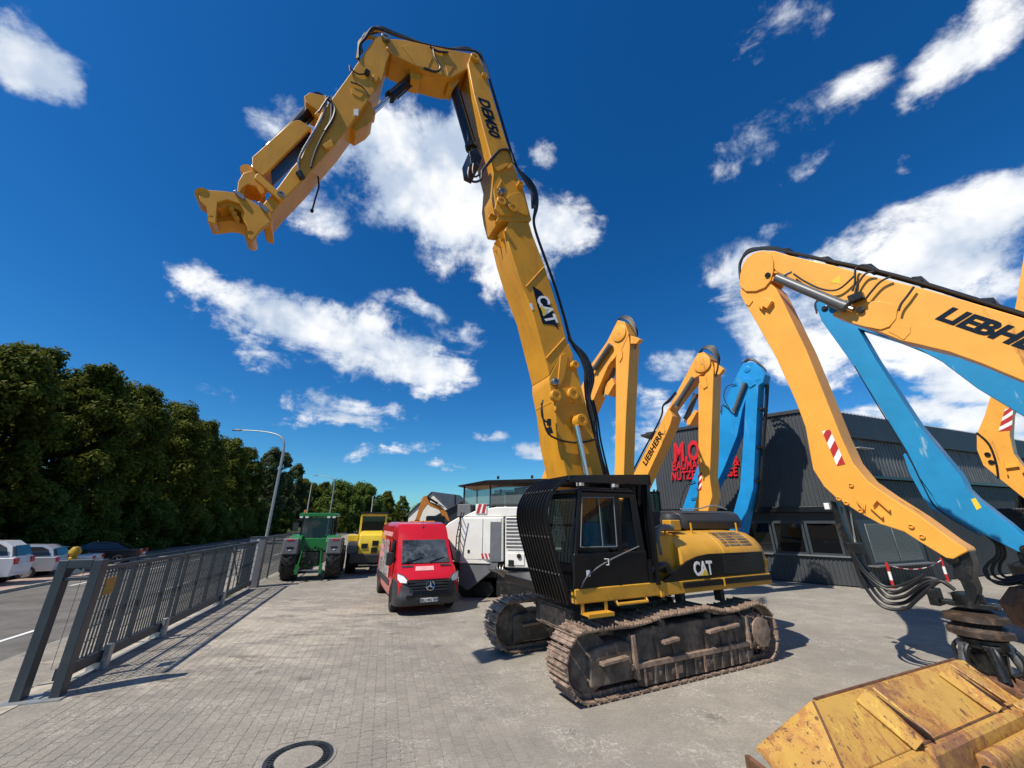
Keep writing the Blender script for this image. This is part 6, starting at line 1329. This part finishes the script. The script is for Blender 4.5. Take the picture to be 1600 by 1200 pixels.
# ---- cars across the road
def car(name, pos, d, label, paint, kind, L=4.4, hgt=1.5):
    f = LF(pos, d); t = thing(name, f.o, label, 'car', 'cars parked across the road'); k = hgt / 1.5
    if kind == 'hatch': low = [(-2.2, .35), (-2.22, .75), (-2.15, .98), (-1.2, .99), (.6, .97), (1.5, .84), (2.05, .70), (2.15, .5), (2.1, .3)]; gh = [(-2.12, .96), (-1.95, 1.30), (-1.65, 1.47), (-.3, 1.5), (.45, 1.38), (1.25, .93)]
    else: low = [(-2.3, .35), (-2.33, .7), (-2.28, .97), (-1.5, 1.0), (.6, .95), (1.6, .83), (2.15, .68), (2.25, .5), (2.2, .3)]; gh = [(-1.75, .97), (-1.0, 1.36), (-.35, 1.44), (.2, 1.42), (1.2, .92)]
    low = [(x * L / 4.5, z * k) for x, z in low]; gh = [(x * L / 4.5, z * k) for x, z in gh]
    b = MB(); b.loft([[f.w(x, y * 1.0, z if abs(y) < .8 else z * .93 + .03) for x, z in low] for y in (-.88, -.84, -.7, .7, .84, .88)]); bo = b.build('body', M[paint], t, smooth=40, bevel=.03)
    b = MB(); b.loft([[f.w(x * (1 if abs(y) < .6 else .97), y * (1 if z < k * 1.1 else .82), z) for x, z in gh] for y in (-.80, -.6, .6, .80)]); b.build('cabin', M[paint], t, smooth=30)
    def inset(s):
        c = (sum(x for x, z in gh) / len(gh), 1.16 * k); return [(c[0] + (x - c[0]) * .86, c[1] + (z - c[1]) * .74) for x, z in gh]
    for s in (1, -1):
        pts = inset(s); b = MB(); b.add([f.w(x, s * (.805 if z < 1.1 * k else .735 + .0), z) for x, z in pts], [tuple(range(len(pts)))]); b.v = [v + f.l * s * .012 for v in b.v]; b.build('side_window', M['dglass'], t, smooth=False)
        b = MB(); f.box(b, .75, .9, s * .88, s * 1.02, .95 * k, 1.08 * k); b.build('mirror', M[paint], t, bevel=.02)
        b = MB(); f.box(b, low[1][0] - .015, low[1][0] + .2, s * .52, s * .865, .72 * k, .92 * k); b.build('tail_lamp', M['tail'], t, bevel=.02)
        for x in (-1.32, 1.32): wheel(f, x * L / 4.5, s * .80, .32, .21, t, s, .68)
    r0, r1 = gh[0], gh[1] if kind == 'hatch' else gh[1]
    P = [f.w(r0[0] - .012, .66, r0[1] + .05), f.w(r0[0] - .012, -.66, r0[1] + .05), f.w(r1[0] - .012, -.58, r1[1] + .03), f.w(r1[0] - .012, .58, r1[1] + .03)]; b = MB(); b.prism(P, -f.d * .012); b.build('rear_window', M['dglass'], t, smooth=False)
    b = MB(); f.box(b, low[1][0] - .02, low[1][0] + .02, -.26, .26, .62 * k, .73 * k); b.build('number_plate', M['pwhite'], t)
    return t
def carpos(x, y, sh=0.0): p = gz(x, y); return p
def rearcar(x, y, label, paint, kind, L, h, cat='parked_car'):
    q = gz(x, y); car(cat, tuple(q + V((-.86, -.51, 0)) * 1.32 * L / 4.5 + V((-.51, .86, 0)) * .82), V((-.86, -.51, 0)), label, paint, kind, L, h)
rearcar(36, 907, 'silver hatchback parked nearest the road beyond the gate post', 'silver', 'hatch', 4.5, 1.60)
rearcar(97, 898, 'white saloon car parked behind the silver hatchback', 'carwhite', 'saloon', 4.5, 1.45)
q = gz(182, 884); car('parked_car', tuple(q + V((-.86, -.51, 0)) * 1.4 + V((-.51, .86, 0)) * .9), V((-.86, -.51, 0)), 'black saloon car parked in the tree shade', 'carblack', 'saloon', 4.6, 1.5)
rearcar(-42, 922, 'white vehicle cut by the left picture edge', 'carwhite', 'hatch', 4.4, 1.9)

# ================================================================ sliding gate, fences, lamps
ga, gb = gz(62, 1092), gz(388, 921); ga.z = gb.z = 0; gd_ = (gb - ga).normalized(); gn = V((gd_.y, -gd_.x, 0)); GLn = (gb - ga).length
gate = thing('sliding_gate', ga, 'long dark grey sliding gate of vertical bars standing open beside the yard', 'gate')
An = M['anthr']
def gp(s, z, o=0.0): return ga + gd_ * s + gn * o + up * z
def gbox(b, s0, s1, z0, z1, o0, o1): return b.obox(gp((s0 + s1) / 2, (z0 + z1) / 2, (o0 + o1) / 2), gd_ * abs(s1 - s0) / 2, gn * abs(o1 - o0) / 2, up * abs(z1 - z0) / 2)
b = MB(); gbox(b, .25, GLn, 1.80, 1.88, -.03, .03); b.build('top_rail', An, gate, bevel=.006)
b = MB(); gbox(b, .25, GLn, .16, .34, -.06, .06); b.build('bottom_beam', An, gate, bevel=.008)
nb = 0; s = .33; ns_ = 0
barm = MB(); barm.box((-.012, -.012, 0), (.012, .012, 1.46)); barme = barm.mesh('bar', An, V(), False)
postm = MB(); postm.box((-.03, -.028, 0), (.03, .028, 1.46)); postme = postm.mesh('upright', An, V(), False)
while s < GLn - .1:
    po = (nb % 9 == 8); inbr = GLn - 3.3 < s < GLn - 1.6
    if po: inst(postme, 'upright', gate, frame(gp(s, .34), gd_, gn, up))
    elif not (inbr and nb % 9 != 4): inst(barme, 'bar', gate, frame(gp(s, .34), gd_, gn, up))
    s += .112; nb += 1
for z in (.62, .85, 1.08, 1.31, 1.54, 1.7):
    b = MB(); gbox(b, .3, GLn, z - .006, z + .006, .012, .024); b.build('cross_wire', An, gate)
b = MB(); b.cyl(gp(GLn - 3.2, 1.75, .03), gp(GLn - 1.7, .4, .03), .02, 6); b.build('brace', An, gate)
b = MB(); gbox(b, GLn - .05, GLn + .05, .05, 1.95, -.05, .05); b.build('end_post', M['lgrey'], gate)
b = MB()
for o in (-.26, .22): gbox(b, -.1, .08, 0, 2.05, o - .07, o + .07)
gbox(b, -.1, .08, 1.92, 2.06, -.19, .15); gbox(b, -.08, .06, 1.72, 1.78, -.19, .15); po_ = b.build('portal_post', An, gate, bevel=.01)
b = MB(); gbox(b, -.22, .2, .0, .02, -.42, .36); b.build('base_plate', M['galv'], po_)
b = MB(); b.lathe(gp(0, 1.86, -.06), gd_, [(.05, -.06), (.05, .06)], 10); b.build('guide_roller', M['steel'], po_)
b = MB(); b.lathe(gp(-.01, 2.06, -.2), up, [(.06, 0), (.06, .03), (.04, .05), (.085, .10), (.085, .14), (.05, .2), (.001, .21)], 12); b.build('warning_beacon', material('beacon_yellow', (.42, .26, .01), .35), po_)
for s in (1.35, 3.6, 7.6):
    b = MB(); gbox(b, s - .12, s + .12, 0, .15, -.1, .1); gbox(b, s - .07, s + .07, .0, .42, .07, .17); b.build('roller_block', M['galv'], gate, bevel=.01)
b = MB(); gbox(b, .75, 1.05, 1.36, 1.66, .026, .032); b.build('warning_sign', material('old_sign', (.30, .17, .02), .6), gate)
b = MB(); b.obox(gp(5.5, .02, .0), gd_ * 5.6, gn * .04, up * .018); b.build('floor_rail', M['galv'], gate)
# pillar and mesh fence further on
pl0 = gb + gd_ * .55 - gn * .1
pil = thing('gate_pillar', pl0, 'broad grey steel pillar at the far end of the gate', 'post')
b = MB(); b.obox(pl0 + up * 1.0, gd_ * .18, gn * .3, up * 1.0); b.build('column', M['mgrey'], pil, bevel=.01); b = MB(); b.obox(pl0 + up * 2.02, gd_ * .2, gn * .32, up * .02); b.build('cap', An, pil)
def mesh_fence(p, d, n, pitch, h, label, mesh=.05):
    d = V(d).normalized(); nn_ = V((d.y, -d.x, 0)); t = thing('mesh_fence', p, label, 'fence')
    pm_ = MB(); pm_.box((-.03, -.03, 0), (.03, .03, h + .05)); pme = pm_.mesh('post', An, V(), False)
    for i in range(n + 1): inst(pme, 'post', t, frame(p + d * pitch * i, d, nn_, up))
    for i in range(n):
        a0 = p + d * (pitch * i + .03); a1 = p + d * (pitch * (i + 1) - .03); m_ = (a0 + a1) / 2; hl = (a1 - a0).length / 2
        b = MB()
        k = int(hl * 2 / mesh)
        for j in range(k + 1): b.obox(a0.lerp(a1, j / k) + up * (h / 2 + .05), d * .003, nn_ * .003, up * (h / 2 - .04))
        for z in [] if mesh > .2 else [.1 + .2 * q_ for q_ in range(int(h / .2))]: b.obox(m_ + up * z + nn_ * .006, d * hl, nn_ * .004, up * .004)
        o = b.build('mesh_panel', An, t, smooth=False); o['kind'] = 'stuff'
        b = MB(); b.obox(m_ + up * (h + .03), d * hl, nn_ * .022, up * .025); b.build('top_rail', An, t)
    return t
mesh_fence(pl0 + gd_ * .35, gd_, 7, 2.5, 1.95, 'dark mesh fence running on past the green tractor')
mesh_fence(ga - gd_ * .0 - gn * .62 + gd_ * .6, gd_, 4, 2.5, 1.82, 'dark wire fence standing close behind the open gate', .5)
# street lamps
def lamp(top, arm_, H, label, lean=0.0):
    t = thing('street_lamp', (top.x, top.y, 0), label, 'lamp', 'street lamps along the road'); b = MB(); p = V((top.x, top.y, 0))
    path = [p, p + up * H * .82] + [p + up * H * z + arm_ * x for z, x in ((.9, .03), (.955, .15), (.985, .38), (1.0, .7), (1.005, 1.0))]
    path = [path[0], p + up * H * .4] + smoothpath(path[1:], 4); n = len(path); b.tube(path, [.11 - .065 * min(1, i / (n - 8)) for i in range(n)], 10); b.build('mast', M['galv'], t)
    e = path[-1]; ad = arm_.normalized(); sdv = ad.cross(up); b = MB(); b.loft([[e + ad * x + sdv * y * w_ + up * z for y, z in ((-1, 0), (-.6, .07), (.6, .07), (1, 0), (.5, -.04), (-.5, -.04))] for x, w_ in ((-.1, .05), (.05, .12), (.55, .14), (.75, .05))]); hd2 = b.build('lamp_head', M['dgrey'], t)
    b = MB(); b.obox(e + ad * .35 - up * .045, ad * .2, sdv * .08, up * .006); b.build('lens', M['lamp'], hd2); return t
p = at(446, 690, 32); lamp(p, at(384, 658, 32) - at(452, 680, 32) - up * (at(384, 658, 32) - at(452, 680, 32)).z, 9.9, 'tall grey street lamp with curved arm left of the tractor')
p = at(522, 760, 73); ar = at(495, 737, 73) - at(522, 745, 73); ar.z = 0; lamp(p, ar, 10.6, 'distant street lamp above the tractor roof')
for x, y, y0, Y, lab in ((487, 757, 815, 60, 'thin pale mast rising behind the tractor roof'), (583, 776, 815, 60, 'thin pale mast rising behind the yellow loader')):
    p = at(x, y, Y); t = thing('pale_mast', (p.x, p.y, 0), lab, 'pole'); b = MB(); b.tube([V((p.x, p.y, 0)), p], [.09, .06], 8); b.build('pole', M['lgrey'], t); b = MB(); b.lathe(p, up, [(.09, 0), (.09, .05), (.001, .1)], 8); b.build('cap', M['lgrey'], t)
# bollards and chains in front of the hall
bol = [gz(1397, 920), gz(1482, 909), gz(1537, 900), gz(1595, 893)]
labs = ['red and white bollard nearest the hall corner', 'red and white bollard left of the grab yoke', 'red and white bollard behind the blue arm hoses', 'red and white bollard at the right picture edge']
for p, lab in zip(bol, labs):
    t = thing('bollard', p, lab, 'bollard', 'bollards with chains before the hall')
    for i, mt in enumerate(('mred', 'pwhite', 'mred')):
        b = MB(); b.cyl(p + up * .33 * i, p + up * .33 * (i + 1), .055, 12); b.build('band', M[mt], t)
    b = MB(); b.lathe(p + up * .99, up, [(.055, 0), (.05, .02), (.001, .035)], 12); b.build('cap', M['mred'], t)
for (p, q), lab in (((bol[0], bol[1]), 'red and white plastic chain between the two left bollards'), ((bol[2], bol[3]), 'red and white plastic chain between the two right bollards')):
    pts = sag(p + up * .93, q + up * .93, .28, 36); t = thing('barrier_chain', pts[0], lab, 'chain')
    for i in range(36):
        b = MB(); b.tube([pts[i], pts[i + 1]], .018, 6); b.build('link', M['mred' if i % 6 < 3 else 'pwhite'], t)
# weeds by the wall
rn = random.Random(3)
for k, (x, y, lab) in enumerate(((1412, 917, 'tuft of weeds beside the left bollard'), (1440, 913, 'tuft of dry weeds below the hall window'), (352, 935, 'strip of weeds under the gate'))):
    c = gz(x, y); b = MB()
    for i in range(90):
        a = rn.uniform(0, 6.28); r_ = rn.random() * .3; p = c + V((math.cos(a), math.sin(a), 0)) * r_; h = rn.uniform(.1, .45) * (.4 if k == 2 else 1); e = p + V((rn.gauss(0, .1), rn.gauss(0, .1), h)); s_ = V((.008, .004, 0)); b.add([p - s_, p + s_, e], [(0, 1, 2)])
    tag(b.build('weeds', M['leafB'], None, tuple(c), smooth=False), lab, 'weeds', kind='stuff')

# ================================================================ worn yellow loader bucket in front
def rusty_yellow():
    m = bpy.data.materials.new('worn_bucket_yellow'); m.use_nodes = True; t = m.node_tree; g = NG(t); b = t.nodes['Principled BSDF']; P = g.n('ShaderNodeNewGeometry').outputs['Position']
    mp = g.n('ShaderNodeMapping'); g.l(P, mp.inputs[0]); mp.inputs['Rotation'].default_value = (.5, .2, .4); mp.inputs['Scale'].default_value = (1.5, .9, .9)
    n = g.noise(mp.outputs[0], 3.2, 9, .72, 0, .4); n2 = g.noise(P, 1.3, 6, .65, 0, .5); n3 = g.noise(mp.outputs[0], 9, 6, .7)
    c = g.mix(g.ss(n2, .38, .62), (.52, .31, .07), (.45, .23, .06)); c = g.mix(g.ss(n, .52, .60, 0, .9), c, (.38, .17, .05)); c = g.mix(g.ss(n2, .53, .62, 0, .85), c, (.22, .10, .055)); c = g.mix(g.ss(n3, .60, .64, 0, .9), c, (.10, .045, .028)); n5 = g.noise(mp.outputs[0], 26, 4, .6, 0, .5); c = g.mix(g.m('MULTIPLY', g.ss(n5, .60, .64, 0, .9), g.ss(n2, .42, .5)), c, (.09, .04, .025))
    n4 = g.noise(mp.outputs[0], 6.0, 8, .7, 0, .8); c = g.mix(g.ss(n4, .59, .64, 0, .5), c, (.74, .50, .10))
    g.l(c, b.inputs['Base Color']); g.l(g.ss(n, .4, .7, .45, .8), b.inputs['Roughness'])
    bp = g.n('ShaderNodeBump'); bp.inputs['Strength'].default_value = .35; bp.inputs['Distance'].default_value = .01; g.l(n, bp.inputs['Height']); g.l(bp.outputs[0], b.inputs['Normal']); return m
M['bucket'] = rusty_yellow()
A0, A1 = gz(1268, 1094, .88), gz(1490, 1030, .88); bd_ = (A1 - A0); bd_.z = 0; BLn = bd_.length; bd_.normalize(); bn = V((bd_.y, -bd_.x, 0)); bn = bn if bn.y < 0 else -bn
bk = thing('loader_bucket', (A0 + A1) / 2 - up * .88, 'worn rusty yellow loader bucket lying in the right foreground', 'bucket')
BO = V((A0.x, A0.y, 0))
def bw(s, y, z): return BO + bd_ * s + bn * y + up * z
def bside(b, pts, s0, s1): return b.prism([bw(s0, y, z) for y, z in pts], bd_ * (s1 - s0))
BK = M['bucket']
# shell: rim, sloping back sheet, roll, lower box  (y grows towards the camera)
def bpx(x, y, off): return Plane(BO + bn * off, bd_).px(x, y)
def sec(s, pts): return [bw(s, y, z) for y, z in pts]
flank = [(-.03, .84), (.0, .88), (.06, .88), (.16, .80), (.46, .53), (.46, .47), (.12, .76), (.02, .82)]
def shr(pts, s0=0.0, k=-.95): return [bw(s0 + k * max(0, y), y, z) for y, z in pts]
b = MB(); b.loft([sec(BLn + .02, flank), sec(.5, flank), shr(flank)]); b.build('back_sheet', BK, bk, bevel=.008)
b = MB(); b.loft([shr(flank, -.004), [bw(q_, y, z) for q_, y, z in ((-.47, -.42, .36), (-.47, -.40, .41), (-.47, -.34, .41), (-.52, -.2, .38), (-.66, .26, .24), (-.66, .26, .19), (-.52, -.25, .33), (-.47, -.37, .36))]]); b.build('flank_sheet', BK, bk, bevel=.008)
b = MB(); b.tube([bw(-.05, .05, .892), bw(-.19, .2, .772), bw(-.42, .44, .556)], .012, 6); b.build('weld_fold', M['rust'], bk)
b = MB(); b.tube([bw(.03, .01, .885), bw(BLn, .01, .885)], .016, 6); b.build('rim_bar', M['rust'], bk)
b = MB(); bside(b, [(-.02, .84), (.02, .83), (-.15, .4), (.1, .1), (.5, .06), (.5, .02), (.06, .05), (-.22, .38)], .0, BLn); b.build('bowl_sheet', M['rust'], bk)
b = MB(); bside(b, [(.44, .54), (.50, .555), (.56, .545), (.60, .50), (.62, .30), (.60, .08), (.45, .05), (.45, .3)], .78, BLn - .12); b.build('hitch_beam', BK, bk, bevel=.02)
b = MB(); b.loft([sec(.775, [(.46, .53), (.54, .52), (.62, .44), (.66, .1), (.46, .05)]), sec(-.42, [(.46, .53), (.54, .52), (.62, .44), (.66, .1), (.46, .05)]), sec(-.66, [(.27, .24), (.33, .22), (.40, .18), (.44, .05), (.27, .03)])]); b.build('lower_sheet', BK, bk, bevel=.02)
b = MB(); bside(b, [(.62, .42), (.70, .44), (.76, .40), (.78, .28), (.74, .14), (.62, .12)], 1.45, BLn - .25); b.build('coupling_tube', BK, bk, bevel=.03)
b = MB(); b.tube([bw(.8, .505, .558), bw(BLn - .14, .505, .558)], .012, 6); b.build('weld_bead', M['rust'], bk)
for ap in ((1355, 1085), (1479, 1045)):
    s = (bpx(ap[0], ap[1], .14) - BO).dot(bd_)
    for pts in ([(-.22, .13, .835), (0, .13, .91), (0, .54, .60), (-.10, .50, .53)], [(.12, .14, .91), (.36, .44, .56), (.13, .56, .64)]):
        P = [bw(s + q_, y, z) for q_, y, z in pts]; n_ = (P[1] - P[0]).cross(P[2] - P[0]).normalized(); n_ = n_ if n_.z > 0 else -n_
        b = MB(); b.prism(P, n_ * .02); b.build('rib', BK, bk, bevel=.004)
b = MB(); bside(b, [(-.02, .86), (.08, .88), (.40, .62), (.60, .50), (.72, .1), (.5, .03), (.0, .06), (-.25, .4)], BLn + .03, BLn + .07); b.build('side_plate', BK, bk, bevel=.008)
b = MB(); bside(b, [(-.36, .40), (-.1, .34), (.40, .18), (.46, .03), (-.36, .03)], -.72, -.68); b.build('side_plate', M['rust'], bk, bevel=.008)
b = MB(); bside(b, [(-.28, .44), (-.05, .40), (.42, .22), (.5, .02), (-.28, .02)], -.79, -.74); b.build('wear_plate', M['rust'], bk, bevel=.008)
b = MB(); bside(b, [(.52, .60), (.78, .50), (.80, .46), (.56, .52)], BLn - .28, BLn + .7); b.build('hitch_hook', BK, bk, bevel=.02)
b = MB(); bside(b, [(.0, .84), (-.05, .62), (.1, .45), (.5, .5), (.6, .62), (.3, .72)], BLn + .08, BLn + .13); b.build('hitch_ear', M['rust'], bk, bevel=.015)
b = MB(); bside(b, [(.75, .5), (.9, .56), (1.0, .5), (1.05, .2), (.95, .05), (.75, .05)], BLn - .05, BLn + .12); b.build('hitch_ear', BK, bk, bevel=.02)
for s, y, z in ((1.44, .7, .3), (BLn - .2, .79, .3)):
    b = MB(); b.lathe(bw(s, y, z), bd_, [(.05, 0), (.05, .04), (.03, .05)], 12); b.build('bolt', M['gun'], bk)
